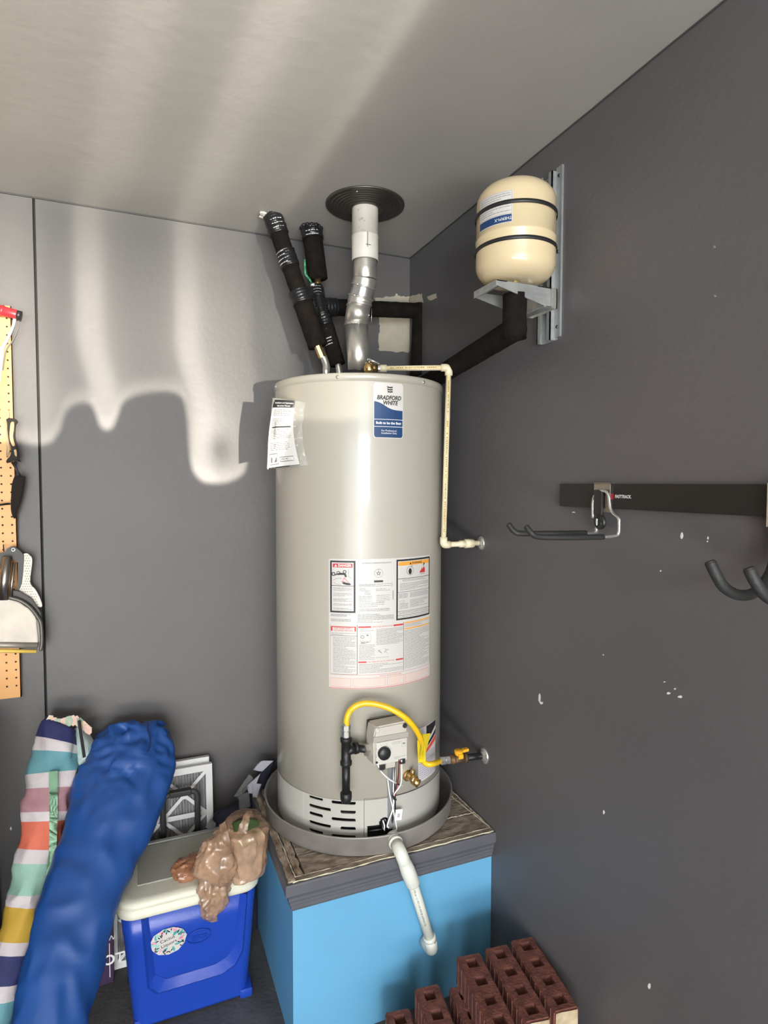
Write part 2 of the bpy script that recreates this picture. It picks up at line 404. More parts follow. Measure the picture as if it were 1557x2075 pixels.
# moulding profile (outward, z)
mp_ = [(.0, -.088), (.004, -.086), (.006, -.080), (.006, -.070), (.010, -.066), (.010, -.058), (.014, -.052), (.014, -.044), (.018, -.036), (.0245, -.030), (.0245, -.004), (.022, 0), (-.012, 0), (-.012, -.088)]
def molding(bm, p0, p1, out, mit0, mit1):
    p0, p1, out = Vector(p0), Vector(p1), Vector(out); d = (p1-p0).normalized()
    A = [bm.verts.new(p0 + out*o + d*(o*mit0) + Vector((0, 0, z))) for o, z in mp_]
    B = [bm.verts.new(p1 + out*o + d*(o*mit1) + Vector((0, 0, z))) for o, z in mp_]
    k = len(A)
    for i in range(k): bm.faces.new((A[i], A[(i+1) % k], B[(i+1) % k], B[i]))
    bm.faces.new(A[::-1]); bm.faces.new(B); bmesh.ops.recalc_face_normals(bm, faces=bm.faces[:])
bm = new_bm(); molding(bm, (PX+.024, PY+.024, PT-.001), (-.001, PY+.024, PT-.001), (0, -1, 0), -1, 0); obj('front_moulding', bm, moldm, ped)
bm = new_bm(); molding(bm, (PX+.024, PY+.024, PT-.001), (PX+.024, -.001, PT-.001), (-1, 0, 0), -1, 0); obj('side_moulding', bm, moldm, ped)
def rough_board(x0, x1, y0, y1, z0, z1, seed, along='x', jag=.0025, n=26):
    bm = new_bm(); rnd = random.Random(seed)
    rows = []
    for i in range(n+1):
        t = i/n
        e0, e1 = rnd.uniform(0, jag), rnd.uniform(0, jag); dz = rnd.uniform(-.0012, .0006)
        if along == 'x': a, b = (x0+(x1-x0)*t, y0+e0), (x0+(x1-x0)*t, y1-e1)
        else: a, b = (x0+e0, y0+(y1-y0)*t), (x1-e1, y0+(y1-y0)*t)
        rows.append([bm.verts.new((a[0], a[1], z0)), bm.verts.new((a[0], a[1], z1+dz)), bm.verts.new((b[0], b[1], z1+dz*.6)), bm.verts.new((b[0], b[1], z0))])
    for i in range(n):
        for k in range(4): bm.faces.new((rows[i][k], rows[i][(k+1) % 4], rows[i+1][(k+1) % 4], rows[i+1][k]))
    bm.faces.new(rows[0][::-1]); bm.faces.new(rows[-1]); bmesh.ops.recalc_face_normals(bm, faces=bm.faces[:])
    return bm
ys = [PY+.030, PY+.125, PY+.222, PY+.318, PY+.414, PY+.51, -.004]
for i in range(6):
    obj('plank', rough_board(PX+.062, -.002, ys[i], ys[i+1]-.004, PT-.02, PT, i+3), woodm, ped)
obj('edge_board', rough_board(PX+.008, PX+.030, PY+.012, -.004, PT-.018, PT+.004, 31, 'y', .005, 40), woody, ped)
obj('edge_board', rough_board(PX+.034, PX+.058, PY+.020, -.004, PT-.018, PT+.002, 32, 'y', .006, 40), woody, ped)
obj('edge_board', rough_board(PX+.03, -.002, PY+.012, PY+.026, PT-.018, PT+.002, 33, 'x', .002, 40), woodm, ped)
# cream paint ridges left along the joints
for (x0, y0, x1, y1, s) in [(PX+.03, PY+.0275, -.004, PY+.0275, 1), (PX+.02, PY+.009, -.004, PY+.009, 2), (-.17, ys[1]-.002, -.004, ys[1]-.002, 3), (-.035, -.30, -.006, -.60, 4), (PX+.032, PY+.03, PX+.032, -.2, 5), (-.006, -.32, -.004, -.62, 6)]:
    rnd = random.Random(s); k = 34
    pts = [Vector((x0+(x1-x0)*i/k+rnd.uniform(-.001, .001), y0+(y1-y0)*i/k+rnd.uniform(-.0012, .0012), PT+.0008+rnd.uniform(-.001, .001))) for i in range(k+1)]
    bm = new_bm(); tube(bm, pts, [rnd.uniform(.0009, .0026) for _ in pts], 6); obj('paint_ridge', bm, creamp, ped)
done(ped)

# ------------------------------------------------------------------ drain pan
HX, HY, HR = -.33, -.318, .272
PR = .311
pan = thing('drain_pan', 'round dull grey metal drain pan under the water heater', 'drain pan', (HX, HY, PT+.004))
bm = new_bm()
lathe(bm, [(0, .0), (PR-.004, .0), (PR, .004), (PR+.001, .052), (PR+.0035, .055), (PR+.0035, .058), (PR-.001, .058), (PR-.003, .054), (PR-.004, .006), (0, .004)], (HX, HY, PT+.003), seg=96)
obj('pan_body', bm, galv_d, pan, 40)
bm = new_bm()   # slip of the outlet fitting
done(pan)

# ------------------------------------------------------------------ water heater
Z0, Z1 = .515, 1.887
wh = thing('water_heater', 'tall light grey gas water heater tank standing in its metal drain pan', 'water heater', (HX, HY, Z0))
def hp(deg, z, r=HR):
    t = math.radians(deg); return Vector((HX + r*math.sin(t), HY - r*math.cos(t), z))
# jacket as a shell with real louvre slots and burner opening
bm = new_bm()
lathe(bm, [(HR-.004, Z0), (HR, Z0), (HR, .640), (HR, .645), (HR-.0014, .6455), (HR-.0014, .6475), (HR, .648), (HR, 1.15), (HR, Z1-.02)], (HX, HY, 0), seg=180)
lathe(bm, [(HR-.004, Z0), (HR-.004, .70)], (HX, HY, 0), seg=180)
bmesh.ops.remove_doubles(bm, verts=bm.verts[:], dist=1e-5)
bmesh.ops.recalc_face_normals(bm, faces=bm.faces[:])
def slot_faces(bm, a0, a1, zc, h):
    """cut a rounded slot through the wall: done by deleting faces on a locally refined strip"""
slots = []
rows_z = [.637, .6105, .586, .5605, .535]
for i, zc in enumerate(rows_z):
    if i % 2 == 0: slots += [(-53.5, -43.2, zc+.0015), (-37.5, -22.0, zc)]
    else: slots += [(-53.5, -37.8, zc+.001), (-31.8, -22.0, zc)]
bm.free()
# skirt (below .645) is built as a fine angular grid so that the slots and burner hole are true openings
def shell(r0, r1, z0, z1, a_list, z_list, is_open, bm):
    na, nz = len(a_list)-1, len(z_list)-1
    vo, vi = {}, {}
    def V(d, i, j, r):
        i2 = i % na
        if (i2, j) not in d: d[(i2, j)] = bm.verts.new(hp(a_list[i2], z_list[j], r))
        return d[(i2, j)]
    op = {}
    for i in range(na):
        ac = (a_list[i]+a_list[i+1])/2
        for j in range(nz): op[(i, j)] = is_open(ac, (z_list[j]+z_list[j+1])/2)
    for i in range(na):
        for j in range(nz):
            if op[(i, j)]: continue
            bm.faces.new((V(vo, i, j, r1), V(vo, i+1, j, r1), V(vo, i+1, j+1, r1), V(vo, i, j+1, r1)))
            if -75 < a_list[i] < 40: bm.faces.new((V(vi, i, j+1, r0), V(vi, i+1, j+1, r0), V(vi, i+1, j, r0), V(vi, i, j, r0)))
            for di, dj in ((1, 0), (-1, 0), (0, 1), (0, -1)):
                ii, jj = (i+di) % na, j+dj
                if 0 <= jj < nz and op[(ii, jj)]:
                    if di == 1: q = ((i+1, j), (i+1, j+1))
                    elif di == -1: q = ((i, j+1), (i, j))
                    elif dj == 1: q = ((i+1, j+1), (i, j+1))
                    else: q = ((i, j), (i+1, j))
                    (a, b), (c, d) = q
                    bm.faces.new((V(vo, a, b, r1), V(vi, a, b, r0), V(vi, c, d, r0), V(vo, c, d, r1)))
a_list = [-180+3*i for i in range(41)]           # to -60
x = -60
while x < -15: x += .45; a_list.append(round(x, 3))
while x < 3: x += .75; a_list.append(round(x, 3))
while x < 178.5: x += 3; a_list.append(round(x, 3))
if a_list[-1] < 180: a_list.append(180)
else: a_list[-1] = 180
z_list = [Z0+i*(.645-Z0)/72 for i in range(73)]
def is_open(a, z):
    s = math.radians(1)*HR
    for a0, a1, zc in slots:
        h = .0044
        x0, x1 = a0*s+h, a1*s-h; xx = min(max(a*s, x0), x1)
        if (a*s-xx)**2+(z-zc)**2 < h*h: return True
    if -15.2 < a < 1.2 and .52 < z < .5665: return True
    if ((a+4)*s)**2 + (z-.570)**2 < .017**2 and z > .56: return True
    return False
bm = new_bm(); shell(HR-.003, HR, Z0, .645, a_list, z_list, is_open, bm)
bmesh.ops.recalc_face_normals(bm, faces=bm.faces[:])
obj('skirt', bm, enamel_l, wh, 35)
bm = new_bm()
lathe(bm, [(HR-.0016, .640), (HR-.0016, .6465), (HR, .6475), (HR, 1.2), (HR, Z1-.018)], (HX, HY, 0), seg=180)
obj('jacket', bm, enamel, wh, 35)
bm = new_bm()
lathe(bm, [(HR, Z1-.023), (HR+.0016, Z1-.023), (HR+.0018, Z1-.003), (HR, Z1), (HR-.01, Z1+.0005), (HR-.02, Z1-.004), (0, Z1-.004)], (HX, HY, 0), seg=180)
top = obj('top_cap', bm, enamel, wh, 35)
for a in (-92, -33, 24.5, 85, 145):
    bm = new_bm(); t = math.radians(a); n = Vector((math.sin(t), -math.cos(t), 0))
    lathe(bm, [(.0055, 0), (.0055, .001), (.0035, .0025), (0, .003)], hp(a, Z1-.012, HR+.0016), n, 14); obj('screw', bm, chrome, top, 40)
# dark inside seen through the slots, and the burner chamber bits
bm = new_bm(); lathe(bm, [(HR-.03, Z0), (HR-.03, .70), (0, .70)], (HX, HY, 0), seg=96); obj('inner_shell', bm, mat('dark_inner_steel', (.012, .012, .012), .6), wh, 35)
bm = new_bm()
tube(bm, [hp(-14, .545, HR-.012), hp(-7, .545, HR-.012), hp(-1, .545, HR-.012)], .004, 10)
tube(bm, arc([hp(-6, .572, HR-.010), hp(-4, .585, HR+.002), hp(-2.5, .568, HR+.002), hp(-2, .55, HR-.01)], .01), .003, 8)
tube(bm, arc([hp(-5.4, .575, HR-.008), hp(-5.4, .555, HR+.004), hp(-4, .548, HR+.004)], .01), .0026, 8)
obj('burner_manifold', bm, mat('grey_burner_steel', (.12, .12, .12), .4, 1), wh, 50)
bm = new_bm(); tube(bm, arc([hp(-5.2, .580, HR+.001), hp(-4.4, .566, HR+.006), hp(-4.7, .553, HR+.006), hp(-4.0, .545, HR)], .008), .0022, 8)
obj('igniter_wire', bm, whitei, wh, 50)
# embossed plate left of the burner and access panel outlines
def strip(bm, pts, w_, r, thick=.0012):
    """narrow raised line following the jacket; pts are (deg, z)"""
    tube(bm, [hp(a, z, r) for a, z in pts], w_, 6)
bm = new_bm(); strip(bm, [(-58.2, .645-.005*i) for i in range(0, 26)], .0011, HR); obj('panel_seam', bm, enamel_l, wh, 60)
bm = new_bm(); strip(bm, [(-17+i*.9, .650-i*.00012) for i in range(0, 18)], .0011, HR); strip(bm, [(-17, .650-.005*i) for i in range(0, 24)], .001, HR)
obj('panel_seam', bm, mat('seam_grey', (.22, .21, .19), .5), wh, 60)
bm = new_bm(); strip(bm, [(2.8+i*2.2, .646-i*.0003) for i in range(0, 28)], .0013, HR)
obj('panel_seam', bm, mat('dark_seam', (.05, .05, .05), .6), wh, 60)
# cable channel cover running down to the burner
bm = new_bm()
for a0, a1, r1, m_ in ((-1.9, 1.9, HR+.003, 0),):
    A = [hp(a, .750, r) for a, r in ((-2.0, HR), (-1.6, r1), (1.6, r1), (2.0, HR))]; B = [hp(a, .55, r) for a, r in ((-2.0, HR), (-1.6, r1), (1.6, r1), (2.0, HR))]
    va = [bm.verts.new(p) for p in A]; vb = [bm.verts.new(p) for p in B]
    for i in range(3): bm.faces.new((va[i], vb[i], vb[i+1], va[i+1]))
obj('channel_cover', bm, mat('mid_grey_plate', (.22, .23, .24), .35), wh)
bm = new_bm(); tube(bm, [hp(1.0, .77, HR+.009), hp(1.0, .60, HR+.008), hp(.8, .55, HR-.005)], .0038, 12); tube(bm, [hp(2.6, .765, HR+.006), hp(2.6, .60, HR+.005)], .0022, 10)
obj('pilot_tube', bm, mat('aluminium_tube', (.55, .58, .60), .3, 1), wh, 50)
# brand badge
def hmap(a0, z0, r):
    return lambda x, y: hp(a0 + math.degrees(x/HR), z0 + y, r)
bw, bh = .046, .079; f = hmap(-1.9, 1.782, HR+.0006)
def rrect(wd, ht, rad, n=5):
    out = []
    for cx_, cy_, s in ((wd-rad, ht-rad, 0), (-wd+rad, ht-rad, 90), (-wd+rad, -ht+rad, 180), (wd-rad, -ht+rad, 270)):
        for k in range(n+1):
            t = math.radians(s+90*k/n); out.append((cx_+rad*math.cos(t), cy_+rad*math.sin(t)))
    return out
def rr_strip(bm, mapf, wd, ht, rad, ylo=lambda x: None, yhi=lambda x: None, n=30, mi=0):
    """rounded rectangle as vertical strips so it hugs the cylinder; optional clipping curves"""
    T, B = [], []
    for i in range(n+1):
        x = -wd + 2*wd*i/n; e = max(0, abs(x)-(wd-rad)); yy = ht-rad+math.sqrt(max(0, rad*rad-e*e))
        lo, hi = -yy, yy
        if ylo(x) is not None: lo = max(lo, ylo(x))
        if yhi(x) is not None: hi = min(hi, yhi(x))
        T.append(bm.verts.new(mapf(x, hi))); B.append(bm.verts.new(mapf(x, lo)))
    for i in range(n):
        q = bm.faces.new((B[i], B[i+1], T[i+1], T[i])); q.material_index = mi
bm = new_bm(); rr_strip(bm, f, bw, bh, .008); badge = obj('brand_badge', bm, paper, wh)
wave = lambda x: .010 - .013*math.tanh((x+.012)*45) + .004
f2 = hmap(-1.9, 1.782, HR+.0010)
bm = new_bm(); rr_strip(bm, f2, bw-.0022, bh-.0022, .006, yhi=wave); obj('blue_field', bm, bluem, badge)
f3 = hmap(-1.9, 1.782, HR+.0015)
bm = new_bm()
merge(bm, text_bm('BRADFORD', .0165, lambda x, y: f3(x+.001, y+.036), bold=.0006, shear=.2, xs=.86)); merge(bm, text_bm('WHITE', .0165, lambda x, y: f3(x+.004, y+.0215), bold=.0006, shear=.2, xs=.88))
for k in range(3):      # flag emblem
    y = .0665-k*.0062
    poly2(bm, f3, [(-.004, y+.0022), (.003, y+.0008), (.011, y+.0022), (.012, y-.0015), (.004, y-.003), (-.003, y-.0018)])
poly2(bm, f3, [(-.0055, .070), (-.004, .0705), (-.002, .050), (-.0035, .050)])
obj('badge_lettering', bm, ink, badge)
bm = new_bm()
rect2(bm, f3, -bw+.002, bw-.002, -.026, -.0247, 0, 12); rect2(bm, f3, -bw+.002, bw-.002, -.0465, -.0452, 0, 12)
merge(bm, text_bm('Built to be the Best', .0098, lambda x, y: f3(x, y-.0357), bold=.00025)); merge(bm, text_bm('For Professional', .0072, lambda x, y: f3(x+.001, y-.0575))); merge(bm, text_bm('Installation Only', .0072, lambda x, y: f3(x+.001, y-.0645)))
obj('badge_lettering', bm, whitei, badge)

# big instruction label:  -38.8..33 deg , z .977..1.356
LA0 = -2.9; LW = math.radians(72)*HR/2; LZ = 1.1665; LH = .1895
g = hmap(LA0, LZ, HR+.0006); g2 = hmap(LA0, LZ, HR+.0010); g3 = hmap(LA0, LZ, HR+.0014); g4 = hmap(LA0, LZ, HR+.0018)
bm = new_bm(); rr_strip(bm, g, LW, LH, .003, n=60); lab = obj('instruction_label', bm, paper, wh)
def ax_(a): return math.radians(a-LA0)*HR
# pieces by pixel-derived angles / heights
D0, D1 = ax_(-38.0), ax_(-22.3); W0, W1 = ax_(3.4), ax_(32.4)
blk = new_bm()
def zz(z): return z-LZ
frame2(blk, g2, D0, D1, zz(1.200), zz(1.351), .0052); frame2(blk, g2, W0, W1, zz(1.172), zz(1.351), .0052, nx=10)
rect2(blk, g2, D0, D1, zz(1.2775), zz(1.2790), 0, 4); rect2(blk, g2, W0, W1, zz(1.293), zz(1.2945), 0, 8)
rect2(blk, g2, W0+.004, W1-.004, zz(1.197), zz(1.198), 0, 8); rect2(blk, g2, W0+.004, W1-.004, zz(1.185), zz(1.186), 0, 8)
rect2(blk, g2, W0+.004, W1-.004, zz(1.254), zz(1.255), 0, 8)
rect2(blk, g2, D0, ax_(-21.2), zz(1.132), zz(1.1330), 0, 4)
rect2(blk, g2, D0, D0+.0007, zz(1.02), zz(1.165)); rect2(blk, g2, ax_(-21.4), ax_(-21.1), zz(1.02), zz(1.165)); rect2(blk, g2, ax_(8.6), ax_(8.9), zz(1.02), zz(1.165)); rect2(blk, g2, ax_(32.6), ax_(32.9), zz(1.02), zz(1.165))
rect2(blk, g2, D0, ax_(-21.2), zz(1.0195), zz(1.0203), 0, 4)
# danger picture: tap, water and hand
def blob(bm, mapf, cx_, cy_, rx, ry, n=14, mi=0, rot=0):
    P = []
    for k in range(n):
        t = 2*PI*k/n; x, y = rx*math.cos(t), ry*math.sin(t); P.append((cx_+x*math.cos(rot)-y*math.sin(rot), cy_+x*math.sin(rot)+y*math.cos(rot)))
    poly2(bm, mapf, P, mi)
def line2(bm, mapf, pts, w_, mi=0):
    for (x0, y0), (x1, y1) in zip(pts, pts[1:]):
        dx, dy = x1-x0, y1-y0; l = math.hypot(dx, dy) or 1; nx, ny = -dy/l*w_/2, dx/l*w_/2
        poly2(bm, mapf, [(x0-nx, y0-ny), (x1-nx, y1-ny), (x1+nx, y1+ny), (x0+nx, y0+ny)], mi)
def ring2(bm, mapf, cx_, cy_, r, w_, n=20):
    line2(bm, mapf, [(cx_+r*math.cos(2*PI*k/n), cy_+r*math.sin(2*PI*k/n)) for k in range(n+1)], w_)
dc = (D0+D1)/2; dy = zz(1.306)
ring2(blk, g3, dc-.027, dy+.006, .0045, .0028); line2(blk, g3, [(dc-.022, dy+.003), (dc-.014, dy+.007), (dc-.008, dy+.006)], .003)
ring2(blk, g3, dc-.012, dy+.009, .005, .002); line2(blk, g3, [(dc-.012, dy+.007), (dc+.006, dy+.007), (dc+.009, dy+.003), (dc+.009, dy-.002)], .0058); ring2(blk, g3, dc+.006, dy+.013, .0042, .0022)
line2(blk, g3, [(dc+.017, dy+.02), (dc+.017, dy), (dc+.027, dy-.006)], .0007); line2(blk, g3, [(dc-.028, dy-.012), (dc-.016, dy-.006), (dc-.002, dy-.006)], .0007); line2(blk, g3, [(dc-.026, dy-.018), (dc-.02, dy-.023), (dc-.006, dy-.025)], .0007)
blob(blk, g3, dc+.012, dy-.0215, .013, .0032, rot=-.15); line2(blk, g3, [(dc+.001, dy-.0145), (dc+.007, dy-.020), (dc+.020, dy-.022)], .002)
for s in (0, 1, 2): line2(blk, g3, [(dc-.0025+s*.002, dy-.016-s*.001), (dc+.006+s*.002, dy-.021)], .0009)
obj_blk = obj('black_print', blk, ink, lab)
rd = new_bm()
rect2(rd, g3, D0+.0085, D1-.0085, zz(1.3315), zz(1.3425), 0, 4)
line2(rd, g4, [(dc+.002, dy-.012), (dc+.005, dy-.004), (dc+.010, dy-.010), (dc+.016, dy-.016), (dc+.021, dy-.020)], .0013); line2(rd, g4, [(dc-.004, dy-.014), (dc+.004, dy-.016), (dc+.010, dy-.016)], .0012)
# fire and the red lower banners
fx, fy = ax_(24), zz(1.316)
poly2(rd, g3, [(fx-.012, fy-.010), (fx-.007, fy-.001), (fx-.005, fy-.004), (fx-.001, fy+.006), (fx+.002, fy-.001), (fx+.006, fy+.009), (fx+.008, fy+.002), (fx+.012, fy+.007), (fx+.013, fy-.010)])
rect2(rd, g2, D0+.002, D0+.007, zz(1.146), zz(1.160)); rect2(rd, g2, ax_(-22.9), ax_(-22.0), zz(1.146), zz(1.160)); rect2(rd, g2, D0+.002, ax_(-22), zz(1.1575), zz(1.160), 0, 4)
merge(rd, text_bm('FOR YOUR SAFETY', .0068, lambda x, y: g3((D0+ax_(-21.5))/2+x, zz(1.1545)+y), xs=.92)); merge(rd, text_bm('READ BEFORE OPERATING', .0058, lambda x, y: g3((D0+ax_(-21.5))/2+x, zz(1.148)+y), xs=.82))
rect2(rd, g2, ax_(-20.6), ax_(-12.8), zz(1.156), zz(1.1608), 0, 4); rect2(rd, g2, ax_(1.6), ax_(8.4), zz(1.156), zz(1.1608), 0, 4)
merge(rd, text_bm('OPERATING INSTRUCTIONS', .0058, lambda x, y: g3(ax_(-5.6)+x, zz(1.1583)+y), xs=.85))
rect2(rd, g2, ax_(-20.6), ax_(-15.6), zz(1.0535), zz(1.058), 0, 4); rect2(rd, g2, ax_(3.2), ax_(8.4), zz(1.0535), zz(1.058), 0, 4)
merge(rd, text_bm('TO TURN OFF GAS TO APPLIANCE', .0058, lambda x, y: g3(ax_(-6.2)+x, zz(1.0558)+y), xs=.88))
rect2(rd, g2, -LW+.001, LW-.001, zz(.978), zz(.9795), 0, 20); rect2(rd, g2, ax_(-38), LW-.002, zz(1.0175), zz(1.0182), 0, 20)
merge(rd, text_bm('DO NOT REMOVE THIS LABEL', .0052, lambda x, y: g3(ax_(0)+x, zz(1.0128)+y)))
for a, b in ((-38, -25), (-24, -3.5), (-2.5, 9), (10, 31.5)):
    frame2(rd, g2, ax_(a), ax_(b), zz(.9825), zz(1.0085), .0006, nx=4)
obj('red_print', rd, red, lab)
og = new_bm(); rect2(og, g3, W0+.007, W1-.006, zz(1.3325), zz(1.3435), 0, 6); rect2(og, g2, ax_(9.4), ax_(32.2), zz(1.1600), zz(1.1640), 0, 6); rect2(og, g2, ax_(9.4), ax_(32.2), zz(1.1420), zz(1.1460), 0, 6)
obj('orange_print', og, orange, lab)
wp = new_bm(); merge(wp, text_bm('DANGER', .0095, lambda x, y: g4(dc+.006+x, zz(1.337)+y), bold=.0003)); poly2(wp, g4, [(dc-.024, zz(1.3335)), (dc-.016, zz(1.3335)), (dc-.020, zz(1.3405))])
obj('white_print', wp, whitei, lab)
bk = new_bm(); wc = (W0+W1)/2
merge(bk, text_bm('WARNING', .0085, lambda x, y: g4(wc+.006+x, zz(1.338)+y), bold=.0002)); poly2(bk, g4, [(wc-.024, zz(1.3345)), (wc-.016, zz(1.3345)), (wc-.020, zz(1.3415))])
ring2(bk, g3, ax_(13.5), zz(1.316), .0125, .0010, 28); blob(bk, g3, ax_(13.5), zz(1.314), .0062, .0095, 8); line2(bk, g3, [(ax_(13.5)+.004, zz(1.324)), (ax_(13.5)+.007, zz(1.332)), (ax_(13.5)+.010, zz(1.330))], .0012)
line2(bk, g3, [(fx+.005, fy+.010), (fx+.009, fy+.018)], .003); ring2(bk, g3, fx+.009, fy+.016, .0022, .0018, 8)
merge(bk, text_bm('FLAMMABLE', .0040, lambda x, y: g3(fx+.001+x, fy-.0135+y)))
merge(bk, text_bm('AUTOMATIC STORAGE WATER HEATER', .0052, lambda x, y: g3(ax_(-9.2)+x, zz(1.344)+y), xs=.92))
sx, sy = ax_(-8.2), zz(1.314)
ring2(bk, g3, sx, sy, .0125, .0006, 28); star = [(sx+(.0065 if k % 2 == 0 else .0026)*math.sin(PI*k/5), sy+(.0065 if k % 2 == 0 else .0026)*math.cos(PI*k/5)) for k in range(11)]
line2(bk, g3, star, .0012); rect2(bk, g3, sx-.0135, sx+.0135, zz(1.288), zz(1.2935), 0, 3)
merge(bk, text_bm('NSF', .0035, lambda x, y: g3(sx+x, sy+.0098+y)))
obj('black_print', bk, ink, lab)
gp = new_bm(); rr = random.Random(11); M1 = ax_(-20.6); M2 = ax_(1.8)
gy = mat('fine_print_grey', (.15, .145, .15), .5); h_ = .00105
for a, b, z0, z1, n in [(D0+.009, D1-.008, 1.263, 1.274, 3), (D0+.009, D1-.008, 1.247, 1.258, 3), (D0+.009, D1-.008, 1.232, 1.242, 3), (D0+.009, D1-.008, 1.220, 1.227, 2), (D0+.009, D1-.008, 1.208, 1.215, 2),
                        (D0+.002, ax_(-25), 1.189, 1.196, 3), (D0+.002, ax_(-25), 1.174, 1.182, 3),
                        (M1+.002, M2-.004, 1.276, 1.284, 3), (M1+.003, M1+.036, 1.262, 1.273, 3), (M1+.05, M2-.012, 1.262, 1.270, 2), (M1+.018, M1+.036, 1.252, 1.262, 3), (M1+.002, M1+.04, 1.232, 1.250, 5), (M1+.052, M2-.012, 1.228, 1.252, 5),
                        (M1+.002, M2-.03, 1.216, 1.230, 3), (M1+.002, M2-.014, 1.203, 1.212, 3), (M1-.002, M2, 1.178, 1.197, 7), (M1-.002, M2-.02, 1.170, 1.177, 2),
                        (W0+.02, W1-.022, 1.285, 1.291, 2), (W0+.012, W1-.008, 1.259, 1.281, 6), (W0+.008, W0+.040, 1.236, 1.251, 5), (W0+.048, W1-.010, 1.236, 1.251, 5), (W0+.008, W0+.045, 1.226, 1.230, 1), (W0+.010, W0+.042, 1.204, 1.224, 6), (W0+.048, W1-.012, 1.206, 1.230, 7),
                        (W0+.008, W1-.012, 1.1885, 1.1955, 2), (W0+.008, W1-.012, 1.178, 1.184, 1),
                        (D0+.003, ax_(-22.3), 1.134, 1.142, 2), (D0+.008, ax_(-22.3), 1.024, 1.129, 26),
                        (M1+.006, M1+.045, 1.146, 1.153, 2), (M1+.002, M1+.048, 1.062, 1.108, 11), (M1+.052, ax_(8.2), 1.104, 1.152, 13), (M1+.052, M1+.09, 1.066, 1.069, 1), (M1+.002, ax_(8.2), 1.023, 1.051, 7),
                        (ax_(9.6), ax_(31.8), 1.1485, 1.1590, 3), (ax_(9.6), ax_(31.8), 1.024, 1.140, 30)]:
    lines2(gp, g2, a, b, zz(z0), zz(z1), n, h_, 0, rr)
rect2(gp, g2, M2-.004, M2-.002, zz(1.235), zz(1.262))
ring2(gp, g3, M1+.012, zz(1.130), .0042, .0016, 16); frame2(gp, g3, M1+.006, M1+.036, zz(1.117), zz(1.139), .0005, nx=2); rect2(gp, g3, M1+.024, M1+.029, zz(1.1325), zz(1.1365)); lines2(gp, g3, M1+.007, M1+.034, zz(1.109), zz(1.116), 2, .0018, 0, rr)
for dx in (0, .022):
    for k in range(5): line2(gp, g3, [(M1+.054+dx+rr.uniform(0, .012), zz(1.078)+rr.uniform(0, .014)), (M1+.054+dx+rr.uniform(0, .016), zz(1.078)+rr.uniform(0, .014))], .0010)
obj('fine_print', gp, gy, lab)
pk = new_bm()
for a, b in ((-38, -25), (-24, -3.5), (-2.5, 9), (10, 31.5)): lines2(pk, g2, ax_(a)+.002, ax_(b)-.002, zz(.9835), zz(1.0075), 7, .0011, 0, rr)
obj('fine_print', pk, mat('faded_orange_ink', (.78, .42, .28), .5), lab)

# side caution label at the right, next to the drain cock
s1 = hmap(32, .742, HR+.0006); s2 = hmap(32, .742, HR+.0011); s3 = hmap(32, .742, HR+.0026); sw = math.radians(10.6)*HR
bm = new_bm()
xs_ = [-sw+2*sw*i/12 for i in range(13)]
def slo(x): return -.084 - .006*(x/sw) + .0
T = [bm.verts.new(s1(x, .085-.0*x)) for x in xs_]; B = [bm.verts.new(s1(x, -.083-.02*(x/sw)*0)) for x in xs_]
for i in range(12): bm.faces.new((B[i], B[i+1], T[i+1], T[i]))
sl = obj('caution_label', bm, mat('lilac_white_label', (.66, .64, .68), .4), wh)
bm = new_bm(); 
def band(bm, x0, x1, f_lo, f_hi, n=10):
    for i in range(n):
        a, b = x0+(x1-x0)*i/n, x0+(x1-x0)*(i+1)/n; poly2(bm, s2, [(a, f_lo(a)), (b, f_lo(b)), (b, f_hi(b)), (a, f_hi(a))])
band(bm, -.012, sw*.98, lambda x: .040+.55*x, lambda x: .083); band(bm, -.03, sw*.98, lambda x: .020+.42*x, lambda x: .030+.50*x)
obj('black_print', bm, ink, sl)
bm = new_bm(); band(bm, -.03, sw*.98, lambda x: .004+.30*x, lambda x: .016+.42*x); obj('red_print', bm, mat('bright_red_ink', (.72, .10, .05), .45), sl)
bm = new_bm(); lines2(bm, s2, -sw+.004, sw-.006, -.078, -.018, 9, .0022, 0, random.Random(5)); obj('fine_print', bm, mat('violet_grey_ink', (.33, .32, .42), .5), sl)

# drain cock
bm = new_bm(); n = Vector((math.sin(math.radians(13)), -math.cos(math.radians(13)), 0)); c0 = hp(12.2, .697, HR-.002)
lathe(bm, [(.017, 0), (.017, .004), (.0125, .006), (.0105, .012), (.011, .022), (.011, .030), (.0125, .031), (.0125, .040), (.008, .041), (0, .041)], c0, n, 24)
tube(bm, [c0+n*.018, c0+n*.024+Vector((.002, 0, .02)), c0+n*.026+Vector((.003, 0, .027))], [.006, .006, .003], 12)
tube(bm, [c0+n*.030+Vector((-.002, 0, -.002)), c0+n*.046+Vector((.008, 0, -.010))], [.0115, .0125], 16)
obj('drain_cock', bm, brass, wh, 40)
bm = new_bm(); n = Vector((math.sin(math.radians(-3)), -math.cos(math.radians(-3)), 0)); lathe(bm, [(.006, 0), (.006, .003), (0, .004)], hp(-6, .738), n, 14); obj('jacket_screw', bm, brass, wh, 40)
done(wh)

# ------------------------------------------------------------------ gas control valve
GC = Vector((-.363, HY, 0)); GF = HY-.345     # face plane
gv = thing('gas_control', 'grey gas control box with a round black dial on the heater front', 'gas valve', (-.363, GF+.03, .84))
gx, gz0, gz1 = -.3625, .785, .907
def gbox(bm, x0, x1, y0, y1, z0, z1, bev): box(bm, x0, x1, y0, y1, z0, z1, None, bev)
bm = new_bm()
